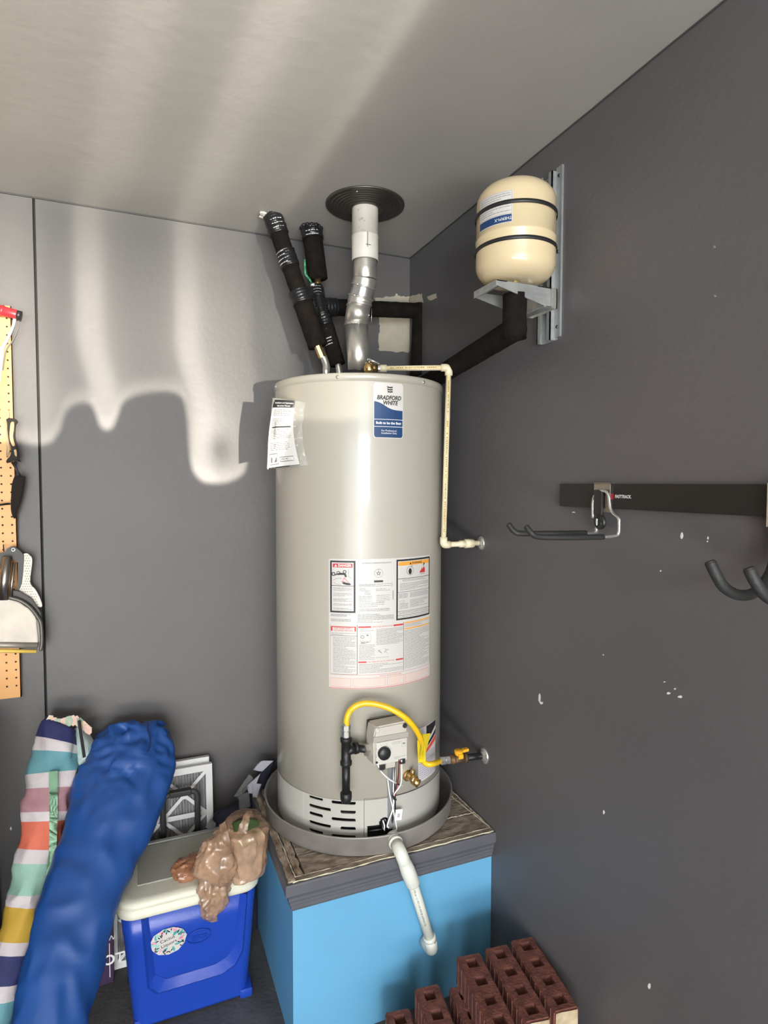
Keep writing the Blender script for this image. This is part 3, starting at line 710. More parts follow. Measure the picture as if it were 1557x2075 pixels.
# tapered housing: front face slightly smaller than back, sloped top
Pf = [(-.050, .000), (.052, .003), (.053, .075), (.050, .113), (-.046, .110), (-.052, .078)]
f1 = [bm.verts.new((gx+x*.98, GF, gz0+z)) for x, z in Pf]; f2_ = [bm.verts.new((gx+x*1.04, GF+.052, gz0+z*1.03-.002)) for x, z in Pf]
bm.faces.new(f1); bm.faces.new(f2_[::-1])
for i in range(6): bm.faces.new((f1[i], f2_[i], f2_[(i+1) % 6], f1[(i+1) % 6]))
bmesh.ops.recalc_face_normals(bm, faces=bm.faces[:])
bmesh.ops.bevel(bm, geom=bm.edges[:], offset=.004, segments=3, affect='EDGES')
gpl = mat('warm_grey_plastic', (.50, .47, .42), .42); hous = obj('housing', bm, gpl, gv, 40)
bm = new_bm(); box(bm, gx-.052, gx+.055, GF-.0022, GF+.0005, gz0+.068, gz0+.083, None, .0008); obj('shade_band', bm, mat('taupe_plastic', (.36, .335, .30), .45), hous)
bm = new_bm(); box(bm, gx-.044, gx+.050, GF-.004, GF, gz0+.003, gz0+.067, None, .002); fp = obj('face_plate', bm, mat('pale_plastic', (.56, .54, .50), .4), hous)
for sx_ in (-.040, .044):
    bm = new_bm(); lathe(bm, [(.007, 0), (.0065, .003), (.003, .0035), (.003, .001), (0, .001)], (gx+sx_, GF-.0005, gz0+.102), (0, -1, 0), 16); obj('corner_boss', bm, mat('pale_plastic', (.5, .5, .5)) if sx_ < 0 else blackpl, hous, 40)
bm = new_bm(); box(bm, gx-.040, gx+.048, GF+.045, HY-HR*.93, gz0-.002, gz0+.102, None, .004); obj('back_plate', bm, blackpl, gv)
bm = new_bm(); c = (gx-.022, GF-.004, gz0+.036)
lathe(bm, [(.0185, 0), (.0185, .008), (.0165, .012), (.0, .0125)], c, (0, -1, 0), 32); obj('dial', bm, blackpl, gv, 40)
yf = GF-.0045
def gm(x, y): return Vector((gx+x, yf, gz0+y))
bm = new_bm()
merge(bm, text_bm('A. DANGER', .0055, lambda x, y: gm(.016+x, .0605+y))) ; lines2(bm, gm, .003, .030, .0545, .0575, 1, .0008)
lines2(bm, gm, .010, .045, .012, .019, 2, .0012, 0, random.Random(4)); frame2(bm, gm, .033, .046, .044, .062, .0005, nx=1); blob(bm, gm, .0395, .053, .0045, .003)
for t in (150, 110, 70, 20, -60, 200): bmr = math.radians(t); line2(bm, gm, [(-.022+.023*math.cos(bmr), .036+.023*math.sin(bmr)), (-.022+.027*math.cos(bmr), .036+.027*math.sin(bmr))], .0012)
obj('valve_markings', bm, mat('grey_marking', (.22, .22, .22), .5), gv)
for x, z in ((-.026, -.003), (.036, .003)):
    bm = new_bm(); box(bm, gx+x-.008, gx+x+.008, GF-.006, GF+.012, gz0+z-.009, gz0+z+.006, None, .0015); obj('connector', bm, blackpl, gv)
bm = new_bm(); tube(bm, [Vector((gx-.050, GF+.03, gz0+.036)), Vector((gx-.066, GF+.03, gz0+.036))], .017, 6); obj('inlet_boss', bm, galv, gv)
bm = new_bm(); box(bm, gx-.010, gx+.020, GF+.008, GF+.045, gz0-.018, gz0+.004, None, .003); obj('outlet_boss', bm, gpl, gv)
done(gv)
# wires
wr = thing('wire_harness', 'white and red wires zip-tied below the grey gas control box', 'wires', (gx, GF-.01, .7))
def wire(pix, m, y0, y1, name='wire', r=.0020):
    n = len(pix); pts = [aty(u, v, y0+(y1-y0)*i/(n-1)) for i, (u, v) in enumerate(pix)]
    bm = new_bm(); tube(bm, spline(pts, 6), r, 8); return obj(name, bm, m, wr, 60)
rw = mat('dark_red_wire', (.18, .02, .03), .4)
YA, YB = GF-.006, HY-HR-.010
wire([(765, 1547), (772, 1562), (788, 1578), (800, 1585), (815, 1592)], whitei, YA, YB+.001, r=.0026)
wire([(814, 1540), (814, 1570), (812, 1590), (800, 1608), (797, 1618)], whitei, YA, YB, r=.0022)
wire([(809, 1540), (808, 1570), (804, 1595), (801, 1618)], rw, YA, YB-.002)
wire([(786, 1580), (790, 1610), (797, 1640), (803, 1670), (804, 1680), (800, 1683)], whitei, YB-.004, YB, r=.0020)
wire([(799, 1618), (796, 1640), (789, 1660), (785, 1674), (788, 1676)], whitei, YB-.002, YB, r=.0022)
wire([(798, 1618), (799, 1650), (800, 1672)], mat('grey_wire', (.3, .3, .32), .4), YB, YB)
wire([(764, 1545), (769, 1558), (776, 1566)], blackpl, YA, YB-.01, r=.003)
wire([(801, 1587), (807, 1589), (813, 1592)], blackpl, YB-.012, YB-.012, 'zip_tie', .0022)
wire([(796, 1612), (799, 1618), (803, 1621)], blackpl, YB-.012, YB-.012, 'zip_tie', .0032)
bm = new_bm(); c = aty(808, 1651, YB-.010); box(bm, -.011, .011, -.0006, .0006, -.016, .016, Matrix.Translation(c) @ Matrix.Rotation(.12, 4, 'Y')); tg = obj('wire_tag', bm, whitei, wr)
bm = new_bm(); 
for k in range(4): box(bm, -.004, .004, -.0012, -.0007, -.007+k*.003, -.0055+k*.003, Matrix.Translation(c) @ Matrix.Rotation(.12, 4, 'Y'))
obj('tag_print', bm, inkg, tg); done(wr)

# ------------------------------------------------------------------ gas piping
TX = hp(-26.4, 0, .335); tx, ty = TX.x, TX.y
tz = .8215
gasp = thing('drip_leg', 'black iron tee with capped drip leg on the heater front', 'pipe', (tx, ty, tz))
bm = new_bm()
lathe(bm, [(.0, .040), (.0145, .040), (.0165, .038), (.0165, .028), (.0135, .026), (.0135, -.026), (.0165, -.028), (.0165, -.038), (.0145, -.040), (0, -.040)], (tx, ty, tz), seg=28)
tube(bm, [Vector((tx, ty, tz)), Vector((tx+.030, ty+.006, tz+.001))], .0135, 24); tube(bm, [Vector((tx+.026, ty+.005, tz+.001)), Vector((tx+.036, ty+.007, tz+.001))], .0165, 24)
obj('tee', bm, iron, gasp, 40)
bm = new_bm(); tube(bm, [Vector((tx, ty, tz-.035)), Vector((tx, ty, tz-.122))], .0115, 24); obj('nipple', bm, iron, gasp, 40)
bm = new_bm(); lathe(bm, [(0, 0), (.013, 0), (.015, .004), (.0165, .012), (.0165, .026), (.0145, .028), (0, .028)], (tx, ty, tz-.146), seg=28); obj('end_cap', bm, iron, gasp, 40)
bm = new_bm(); tube(bm, [Vector((tx+.032, ty+.007, tz+.001)), Vector((gx-.055, GF+.03, gz0+.036))], .0105, 20); obj('side_nipple', bm, iron, gasp, 40)
done(gasp)
yh = thing('flexible_gas_line', 'yellow flexible gas hose arching over the grey gas control box', 'hose', (tx, ty, .95))
def hpix(u, v, r):
    """point on a cylinder of radius r about the heater axis seen along a pixel ray"""
    d = ray(u, v); ox, oy = CAM.x-HX, CAM.y-HY
    a = d.x**2+d.y**2; b = ox*d.x+oy*d.y; c = ox*ox+oy*oy-r*r; D = max(0, b*b-a*c); t = (-b-math.sqrt(D))/a
    return CAM+d*t
hw = [hpix(702, 1478, .335), hpix(704, 1452, .335), hpix(716, 1434, .325), hpix(740, 1425, .32), (hpix(775, 1430, .325)), hpix(805, 1443, .34), hpix(830, 1462, .345), hpix(848, 1487, .335), hpix(856, 1510, .318), hpix(857, 1530, .308)]
wallv = atx(981, 1531, -.001)
end = Vector((-.105, wallv.y+.01, 0)); end = aty(893, 1542, wallv.y)
hw += [hpix(858, 1542, .305), hpix(866, 1548, .312), hpix(877, 1548, .32), end]
bm = new_bm(); tube(bm, spline(hw, 8), .0085, 16); obj('hose', bm, yellow, yh, 60)
def nuts(bm, p, d, parts):
    d = Vector(d).normalized(); p = Vector(p)
    for l, r, s in parts:
        tube(bm, [p, p+d*l], r, s); p = p+d*l
    return p
bm = new_bm(); nuts(bm, (tx, ty, tz+.034), (0, 0, 1), [(.008, .0095, 16), (.016, .0125, 6), (.003, .009, 16), (.014, .0125, 6), (.006, .009, 16)]); obj('hose_nut', bm, chrome, yh)
bm = new_bm(); d = (atx(981, 1528, -.02)-end); pe = nuts(bm, end-d.normalized()*.004, d, [(.005, .009, 16), (.014, .0125, 6), (.003, .009, 12), (.012, .0125, 6)]); obj('hose_nut', bm, chrome, yh)
bm = new_bm()
q = [hpix(846, 1500, .322), hpix(861, 1500, .328), hpix(863, 1542, .322), hpix(848, 1546, .318)]
poly(bm, q, .001, (0, -1, 0)); q = [hpix(857, 1488, .333), hpix(873, 1486, .318), hpix(862, 1530, .318), hpix(852, 1532, .33)]; poly(bm, q, .001, (0, -1, 0))
tg = obj('warning_tag', bm, ytag, yh)
bm = new_bm()
for k in range(4):
    a = hpix(849+k*3.4, 1506, .3232+.0012*k+.001); b = hpix(850+k*3.2, 1538, .3205+.0008*k+.001); tube(bm, [a+Vector((0, -.001, 0)), b+Vector((0, -.001, 0))], .0005, 4)
obj('tag_print', bm, mat('olive_print', (.30, .22, .02), .5), tg); done(yh)
gs = thing('gas_shutoff', 'short dark gas stub with a yellow shutoff handle at the right wall', 'valve', wallv)
bm = new_bm(); d = (wallv-pe).normalized(); L_ = (wallv-pe).length
tube(bm, [pe, pe+d*L_*.45], .0135, 20); tube(bm, [pe+d*L_*.05, pe+d*L_*.12], .016, 8); tube(bm, [pe+d*L_*.4, pe+d*L_*.47], .016, 8); obj('valve_body', bm, rusty, gs, 40)
bm = new_bm(); tube(bm, [pe+d*L_*.45, wallv], .0105, 18); obj('stub_pipe', bm, iron, gs, 40)
bm = new_bm(); h = pe+d*L_*.25+Vector((0, 0, .013)); lathe(bm, [(.013, 0), (.014, .012), (.010, .015), (0, .015)], h, (0, 0, 1), 20)
hd = aty(965, 1520, h.y-.0); box(bm, -.004, .034, -.007, .007, .004, .013, Matrix.Translation(h) @ Matrix.Rotation(-.08, 4, 'Y'), .002); box(bm, -.008, .008, -.017, -.010, -.008, .006, Matrix.Translation(h), .001)
obj('handle', bm, mat('orange_yellow_plastic', (.86, .42, .02), .35), gs, 40, 'orange-yellow handle')
bm = new_bm(); lathe(bm, [(0, .012), (.012, .012), (.014, .008), (.024, .006), (.0265, .001), (.0265, 0), (0, 0)], (0, wallv.y, wallv.z), (-1, 0, 0), 32); obj('escutcheon', bm, chrome, gs, 40)
done(gs)

# ------------------------------------------------------------------ flue
ft = thing('flue_pipe', 'galvanised vent pipe rising from the heater, its upper part painted white', 'vent pipe', (HX, HY, Z1))
tx2, ty2 = -.322, -.352        # position under the ceiling collar
fb = Vector((HX+.002, HY, 0))
zt = 2.285
bm = new_bm()
lathe(bm, [(.041, zt), (.0425, zt+.002), (.0425, zt+.072), (.0435, zt+.074), (.0435, zt+.077), (.042, zt+.078), (.042, CZ-.002)], (tx2, ty2, 0), seg=40)
o = obj('painted_vent', bm, white_m, ft, 40)
bm = new_bm(); tube(bm, [Vector((tx2-.008, ty2-.0445, zt+.076)), Vector((tx2-.008, ty2-.0435, zt+.03))], .0012, 6); box(bm, tx2-.013, tx2+.003, ty2-.0445, ty2-.042, zt+.036, zt+.038); obj('vent_clip', bm, mat('grey_scratches', (.2, .2, .19), .5), o)
# scuffs of old paint
bm = new_bm()
for (a, z, s) in ((-30, 2.40, .004), (-12, 2.395, .003), (-36, 2.375, .003), (-18, 2.365, .006), (-40, 2.43, .003), (-22, 2.402, .004)):
    t = math.radians(a-12); P = []
    for k in range(7):
        q = 2*PI*k/7; aa = t+s*1.3*math.cos(q)/.042; P.append(bm.verts.new((tx2+.0424*math.sin(aa), ty2-.0424*math.cos(aa), z+s*random.uniform(.6, 1.2)*math.sin(q))))
    bm.faces.new(P)
obj('scuff', bm, mat('scuff_grey', (.40, .38, .33), .6), o)
r2 = .037
def crimp(bm, c, r, z0, z1, n=30):
    A, B = [], []
    for k in range(n*2):
        t = 2*PI*k/(n*2); q = r + (.0018 if k % 2 else -.0018)
        A.append(bm.verts.new((c[0]+q*math.cos(t), c[1]+q*math.sin(t), z0))); B.append(bm.verts.new((c[0]+(q-.001)*math.cos(t), c[1]+(q-.001)*math.sin(t), z1)))
    for k in range(2*n): bm.faces.new((A[k], A[(k+1) % (2*n)], B[(k+1) % (2*n)], B[k]))
bm = new_bm(); crimp(bm, (tx2, ty2), r2, zt-.028, zt+.004); lathe(bm, [(r2-.001, zt-.06), (r2+.001, zt-.058), (r2+.001, zt-.028)], (tx2, ty2, 0), seg=40); obj('upper_section', bm, galv, ft, 40)
fb2 = Vector((HX+.002, HY-.004, 0)); FB = aty(728, 618, HY-.010)
e1 = Vector((tx2, ty2, zt-.055)); path = spline([e1+Vector((0, 0, .03)), e1, e1.lerp(FB, .5)+Vector((.0, 0, .0)), FB, FB+Vector((-.001, .001, -.03))], 10)[10:31]
def bead(bm, c, nrm, r, w_=.002):
    n = Vector(nrm).normalized(); a = n.orthogonal().normalized(); b = n.cross(a)
    tube(bm, [Vector(c)+(a*math.cos(t)+b*math.sin(t))*r for t in [2*PI*k/40 for k in range(41)]], w_, 8)
shiny = mat('shiny_galvanised_steel', (.60, .60, .60), .18, .8, var=.1, vscale=20)
for (a_, b_, rr2, m_) in ((0, 6, r2+.0022, galv), (6, 14, r2+.0008, shiny), (14, 20, r2+.0022, galv)):
    bm = new_bm(); tube(bm, path[a_:b_+1], rr2, 40); obj('elbow_segment', bm, m_, ft, 35)
bm = new_bm(); bead(bm, path[6], path[7]-path[5], r2+.0025, .0024); obj('elbow_bead', bm, galv, ft, 60)
bm = new_bm(); bead(bm, path[14], path[15]-path[13], r2+.0030, .0028); obj('elbow_bead', bm, galv, ft, 60)
ML = Vector((fb2.x, fb2.y, 2.062)); ML = aty(722, 655, HY-.006)
bm = new_bm(); tube(bm, [path[20]+Vector((0, 0, .004)), ML], r2+.0016, 40); bead(bm, path[20], (0, 0, 1), r2+.0025, .0024); bead(bm, ML, (0, 0, 1), r2+.0012, .0014); obj('middle_section', bm, galv, ft, 35)
bm = new_bm(); crimp(bm, (ML.x, ML.y), r2+.0012, ML.z-.010, ML.z-.001, 26); tube(bm, [ML+Vector((0, 0, -.008)), Vector((fb2.x, fb2.y, Z1+.03))], r2, 40); obj('lower_section', bm, galv, ft, 35)
ez = path[20].z
bm = new_bm(); tube(bm, [Vector((fb2.x+r2-.004, fb2.y-.018, ML.z+.004)), Vector((fb2.x+r2-.003, fb2.y-.018, ez-.01))], .0012, 6); lathe(bm, [(.0035, 0), (.003, .002), (0, .003)], (fb2.x+.018, fb2.y-.034, 2.115), (.4, -.9, 0), 10); obj('sheet_screw', bm, chrome, ft, 50)
bm = new_bm(); lathe(bm, [(.070, Z1-.004), (.068, Z1+.012), (.056, Z1+.030), (.050, Z1+.048), (.046, Z1+.052), (.036, Z1+.052)], (fb2.x, fb2.y, 0), seg=48); obj('draft_hood', bm, mat('dark_steel_hood', (.05, .05, .055), .35, .6), ft, 35)
done(ft)
# collar
cl = thing('ceiling_collar', 'dark round ribbed metal collar on the ceiling around the vent pipe', 'vent collar', (tx2, ty2, CZ))
bm = new_bm(); prof = [(.044, -.016), (.050, -.016)]
r = .052
while r < .106: prof += [(r, -.0150+.14*(r-.052)), (r+.004, -.0145+.14*(r-.052)), (r+.005, -.0115+.14*(r-.052)), (r+.008, -.0115+.14*(r-.052))]; r += .0105
prof += [(.116, -.0065), (.122, -.0062), (.1255, -.004), (.1265, -.0005), (.044, -.0005)]
lathe(bm, prof, (tx2, ty2, CZ), seg=72); obj('collar_disc', bm, mat('dark_collar_steel', (.15, .14, .125), .38, .85, var=.1, vscale=20), cl, 30)
bm = new_bm(); lathe(bm, [(.003, 0), (.003, .002), (0, .003)], (tx2-.06, ty2-.09, CZ-.008), (0, 0, -1), 10); obj('screw', bm, chrome, cl, 40); done(cl)

# ------------------------------------------------------------------ foam-wrapped water pipes
def ftube(bm, pts, r, seed=0, seg=28, n=None, wob=.0012):
    P = [Vector(p) for p in pts]
    if len(P) == 2: n = n or max(3, int((P[1]-P[0]).length/.012)); P = [P[0].lerp(P[1], i/n) for i in range(n+1)]
    rings = tube(bm, P, r, seg)
    for ring in rings:
        for v in ring: v.co += Vector((noise.noise(v.co*60+Vector((seed, 0, 0))), noise.noise(v.co*60+Vector((0, seed, 5))), noise.noise(v.co*60+Vector((9, 0, seed)))))*wob
def taped(bm, a, b, r, turns, seed):
    a, b = Vector(a), Vector(b); rnd = random.Random(seed); n = turns*3; P = []; R = []
    for i in range(n+1): P.append(a.lerp(b, i/n)); R.append(r+(.0022 if i % 3 == 0 else .0)+rnd.uniform(0, .0012))
    rings = tube(bm, P, R, 24)
    for ring in rings:
        for v in ring: v.co += Vector((rnd.uniform(-1, 1), rnd.uniform(-1, 1), rnd.uniform(-1, 1)))*.0012
A0 = atz(553, 438, CZ-.002); A3 = aty(646, 706, -.235)
hotp = thing('hot_water_pipe', 'slanting black foam-wrapped pipe from the ceiling, left of the two', 'pipe', A0)
def along(a, b, t): return Vector(a).lerp(Vector(b), t)
bm = new_bm(); ftube(bm, [along(A0, A3, .04), along(A0, A3, .58)], .0285, 1); obj('foam_sleeve', bm, foam, hotp, 60)
bm = new_bm(); ftube(bm, [along(A0, A3, .565), along(A0, A3, .985)], .0325, 2); obj('foam_sleeve', bm, foam, hotp, 60)
bm = new_bm(); taped(bm, along(A0, A3, 0.0), along(A0, A3, .14), .0305, 7, 1); obj('tape_wrap', bm, tape, hotp, 60)
bm = new_bm(); taped(bm, along(A0, A3, .27), along(A0, A3, .385), .0298, 6, 2); obj('tape_wrap', bm, tape, hotp, 60)
bm = new_bm(); taped(bm, along(A0, A3, .57), along(A0, A3, .66), .0338, 4, 3); obj('tape_wrap', bm, tape, hotp, 60)
# printed white dashes on the tape
def tape_print(a, b, t0, t1, r, ang, n, seed, parent, names=None):
    rnd = random.Random(seed); a, b = Vector(a), Vector(b); d = (b-a).normalized(); view = (CAM-a); view = (view-d*view.dot(d)).normalized(); side = d.cross(view); bm = new_bm()
    for i in range(n):
        t = t0+(t1-t0)*(i+.5)/n; c = a.lerp(b, t)
        for k in range(-2, 3):
            an = math.radians(ang+k*13+rnd.uniform(-2, 2)); P = []
            hgt = rnd.uniform(.0018, .0032); wd = rnd.uniform(.05, .12)
            for s1, s2 in ((-1, -1), (1, -1), (1, 1), (-1, 1)):
                q = an+s1*wd; P.append(c + (view*math.cos(q)+side*math.sin(q))*(r+.0008) + d*(s2*hgt*.5))
            bm.faces.new([bm.verts.new(p) for p in P])
    return obj('tape_print', bm, mat('silver_print', (.55, .55, .56), .4), parent)
tape_print(A0, A3, .04, .13, .034, -12, 3, 1, hotp); tape_print(A0, A3, .27, .38, .0335, 35, 4, 2, hotp)
bm = new_bm(); rnd = random.Random(5)
for k in range(9):
    t = rnd.uniform(0, 2*PI); p = A0+Vector((-.022+rnd.uniform(-.018, .018), -.005+rnd.uniform(-.015, .015), -.004)); bmesh.ops.create_icosphere(bm, subdivisions=1, radius=rnd.uniform(.004, .009), matrix=Matrix.Translation(p) @ Matrix.Diagonal((1.6, 1, .6, 1)))
obj('caulk_crumbs', bm, mat('white_caulk', (.66, .64, .58), .7), hotp)
bm = new_bm(); c1 = along(A0, A3, .97)
fl = [c1, aty(655, 722, -.232), aty(661, 738, -.235), aty(661, 752, -.24)]; fl = spline(fl, 10); fr = [.011+(.0015 if i % 2 else 0) for i in range(len(fl))]
fl.append(Vector((fl[-1].x, fl[-1].y, Z1-.002))); fr.append(.012); tube(bm, fl, fr, 16); obj('flexible_connector', bm, galv, hotp, 50)
bm = new_bm(); tube(bm, [c1, aty(654, 724, -.234)], .0135, 8); obj('connector_nut', bm, brass, hotp); done(hotp)

B0 = atz(631, 460, CZ-.002)
B1 = Vector((B0.x+.006, B0.y-.004, 0)); B1.z = aty(645, 566, B1.y).z; B1.x = aty(645, 566, B1.y).x
coldp = thing('cold_water_pipe', 'shorter black foam-wrapped pipe from the ceiling with a green valve lever', 'pipe', B0)
bm = new_bm(); ftube(bm, [along(B0, B1, .02), along(B0, B1, 1)], .0335, 3); obj('foam_sleeve', bm, foam, coldp, 60)
bm = new_bm(); taped(bm, B0, along(B0, B1, .24), .035, 6, 4); 
rnd = random.Random(8)
for k in range(14):
    t = 2*PI*k/14; p = B0+Vector((math.cos(t)*.034, math.sin(t)*.034, -.004)); bmesh.ops.create_icosphere(bm, subdivisions=1, radius=rnd.uniform(.005, .009), matrix=Matrix.Translation(p))
obj('tape_wrap', bm, tape, coldp, 60); tape_print(B0, B1, .10, .24, .0385, 0, 2, 3, coldp)
B2 = aty(643, 586, B1.y-.004)
bm = new_bm(); tube(bm, [B1+Vector((0, 0, .01)), along(B1, B2, .4), B2], [.011, .0115, .013], 12); obj('valve_body', bm, brass, coldp, 30)
bm = new_bm(); v0 = aty(634, 577, B1.y-.02); tube(bm, [B2+Vector((0, 0, .012)), v0], .0055, 8); tube(bm, [v0+Vector((-.008, 0, 0)), v0+Vector((.004, 0, .001))], .007, 6); obj('stem_nut', bm, chrome, coldp)
bm = new_bm(); hp_ = [aty(632, 574, B1.y-.03), aty(627, 565, B1.y-.045), aty(619, 556, B1.y-.050), aty(618, 540, B1.y-.046), aty(618, 526, B1.y-.042)]
for a, b in zip(hp_, hp_[1:]):
    tube(bm, [a, b], .0034, 8)
for v in bm.verts: pass
obj('green_lever', bm, mat('green_vinyl', (.05, .30, .14), .4), coldp, 50, 'green lever')
B3 = aty(645, 606, -.165); B4 = aty(655, 640, -.190); B5 = aty(686, 742, -.22)
bm = new_bm(); taped(bm, B2, B3, .0215, 5, 6); obj('tape_wrap', bm, tape, coldp, 60); tape_print(B2, B3, .1, .95, .025, 0, 3, 4, coldp)
bm = new_bm(); taped(bm, B3, B4, .021, 6, 7); taped(bm, B4, along(B4, B5, .35), .024, 6, 8); obj('tape_wrap', bm, mat('glossy_black_tape', (.012, .012, .013), .14, bump=1, bscale=45), coldp, 60)
bm = new_bm(); ftube(bm, [along(B4, B5, .2), along(B4, B5, .97)], .0265, 9); obj('foam_sleeve', bm, foam, coldp, 60); tape_print(B4, B5, .45, .62, .0285, 20, 3, 5, coldp)
bm = new_bm(); fl = spline([along(B4, B5, .92), aty(687, 748, -.222), Vector((aty(692, 752, -.225).x, -.228, Z1+.01)), Vector((aty(694, 752, -.225).x, -.230, Z1-.003))], 8); tube(bm, fl, [.0095+(.0012 if i % 2 else 0) for i in range(len(fl))], 14); obj('flexible_connector', bm, galv, coldp, 50)
done(coldp)
# branch to the expansion tank
TKX, TKY, TKR = -.128, -.900, .098
E0 = aty(654, 622, -.150); E1 = aty(852, 630, -.085); E2 = aty(846, 745, -.10)
bp = thing('expansion_branch_pipe', 'black foam-wrapped pipe looping from behind the flue to under the tan tank', 'pipe', E0)
E1b = Vector((E1.x, E1.y, E1.z)); E2 = Vector((aty(846, 745, E1.y).x, E1.y, aty(846, 745, E1.y).z-.03))
def mitre(bm, a, b, c, r, seed):
    a, b, c = Vector(a), Vector(b), Vector(c); ftube(bm, [a, b], r, seed)
K1 = .0285
bm = new_bm(); ftube(bm, [E0, E1b+(E1b-E0).normalized()*.02], K1, 11); obj('foam_sleeve', bm, foam, bp, 60)
bm = new_bm(); ftube(bm, [E1b+Vector((0, 0, .024)), E2], K1, 12); obj('foam_sleeve', bm, foam, bp, 60)
T1 = Vector((TKX, TKY, 2.072)); T2 = Vector((TKX+.004, TKY, 0)); T2.z = atx(1040, 668, TKX).z
T2 = Vector((TKX, TKY, 1.950))
T3 = Vector((E2.x, E2.y, E2.z))
bm = new_bm(); ftube(bm, [T2+Vector((0, 0, -.012)), Vector((TKX, TKY, 2.046))], .0300, 13); obj('foam_sleeve', bm, foam, bp, 60)
Tm = atx(885, 765, -.075)
bm = new_bm(); ftube(bm, [T2+Vector((0, -.010, .012)), Tm], .0300, 14); obj('foam_sleeve', bm, foam, bp, 60)
bm = new_bm(); ftube(bm, [Tm, Vector((E2.x+.01, E2.y, min(E2.z, Tm.z+.02)))], .0300, 15); obj('foam_sleeve', bm, foam, bp, 60)
bm = new_bm(); taped(bm, along(E0, E1b, .0), along(E0, E1b, .12), .0295, 4, 15); obj('tape_wrap', bm, tape, bp, 60)
bm = new_bm(); tube(bm, [T1+Vector((0, 0, -.03)), T1+Vector((0, 0, .01))], .012, 16); obj('tank_nipple', bm, brass, bp)
done(bp)

# ------------------------------------------------------------------ expansion tank
ztb, ztt = 2.072, 2.318
et = thing('expansion_tank', 'tan expansion tank strapped upright high on the right wall', 'tank', (TKX, TKY, ztb))
bm = new_bm(); r = TKR; prof = []
for k in range(9): t = PI/2*k/8; prof.append((r-.055*(1-math.sin(t)) if k else .03, ztb+.055*(1-math.cos(t)) if k else ztb-.001))
prof = [(.0, ztb+.002), (.018, ztb+.001)]+[((r-.050)+.050*math.sin(PI/2*k/8), ztb+.045-.045*math.cos(PI/2*k/8)) for k in range(9)]
zm = 2.176
prof += [(r, zm-.006), (r+.0012, zm-.004), (r+.0012, zm), (r-.0006, zm+.002)]
prof += [((r-.055)+.0545*math.cos(PI/2*k/8), ztt-.055+.047*math.sin(PI/2*k/8)) for k in range(9)]+[(.02, ztt-.002), (0, ztt)]
lathe(bm, prof, (TKX, TKY, 0), seg=72); obj('tank_shell', bm, tan, et, 35)
for z in (2.232, 2.149):
    bm = new_bm(); lathe(bm, [(r+.0014, z-.0045), (r+.0030, z-.0045), (r+.0030, z+.0045), (r+.0014, z+.0045)], (TKX, TKY, 0), seg=72); o = obj('strap', bm, blackpl, et, 40)
def tk(deg, z, rr_): t = math.radians(deg); return Vector((TKX+rr_*math.sin(t), TKY-rr_*math.cos(t), z))
# label: pixels 968..1022 , v 390..458
tl = lambda r_: (lambda x, y: tk(-62+math.degrees(x/TKR), 2.222+y, r_))
bm = new_bm(); rect2(bm, tl(r+.0007), -.055, .040, -.037, .037, 0, 14); lb = obj('tank_label', bm, paper, et)
bm = new_bm(); rect2(bm, tl(r+.0011), -.055, .0375, -.035, -.018, 0, 14); obj('blue_band', bm, bluem, lb)
bm = new_bm(); merge(bm, text_bm('AMTROL', .0095, lambda x, y: tl(r+.0014)(.015+x, -.0195-y), xs=-1)) if False else None
merge(bm, text_bm('THERM-X', .0100, lambda x, y: tl(r+.0014)(.017-x, -.0265-y))); obj('label_lettering', bm, whitei, lb)
bm = new_bm(); lines2(bm, tl(r+.0011), -.05, .035, -.012, .033, 9, .0012, 0, random.Random(9)); frame2(bm, tl(r+.0012), -.055, .0375, -.016, .0355, .0005); obj('fine_print', bm, gy, lb)
done(et)
# strut + bracket
stt = thing('tank_bracket', 'zinc strut channel and gusset bracket carrying the tan tank', 'bracket', (0, -.87, 1.96))
Y0, Y1s = -.900, -.846; SZ0, SZ1 = 1.945, 2.372
bm = new_bm()
box(bm, -.003, 0, Y0, Y1s, SZ0, SZ1); box(bm, -.0195, 0, Y0, Y0+.003, SZ0, SZ1); box(bm, -.0195, 0, Y1s-.003, Y1s, SZ0, SZ1)
box(bm, -.0195, -.0165, Y0, Y0+.014, SZ0, SZ1); box(bm, -.0195, -.0165, Y1s-.014, Y1s, SZ0, SZ1)
box(bm, -.006, 0, Y0-.022, Y0, SZ0+.006, SZ1+.008); box(bm, -.003, 0, Y0-.006, Y0+.001, SZ0, SZ1)
obj('strut_channel', bm, strut_m, stt)
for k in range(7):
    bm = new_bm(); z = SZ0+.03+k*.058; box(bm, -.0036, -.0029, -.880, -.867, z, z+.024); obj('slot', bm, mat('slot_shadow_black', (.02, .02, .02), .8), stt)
for k in range(3):
    bm = new_bm(); z = SZ0+.012+k*.19; lathe(bm, [(.005, 0), (.004, .002), (0, .003)], (-.006, Y0-.011, z+.02), (-1, 0, 0), 6); obj('bolt', bm, blackpl, stt)
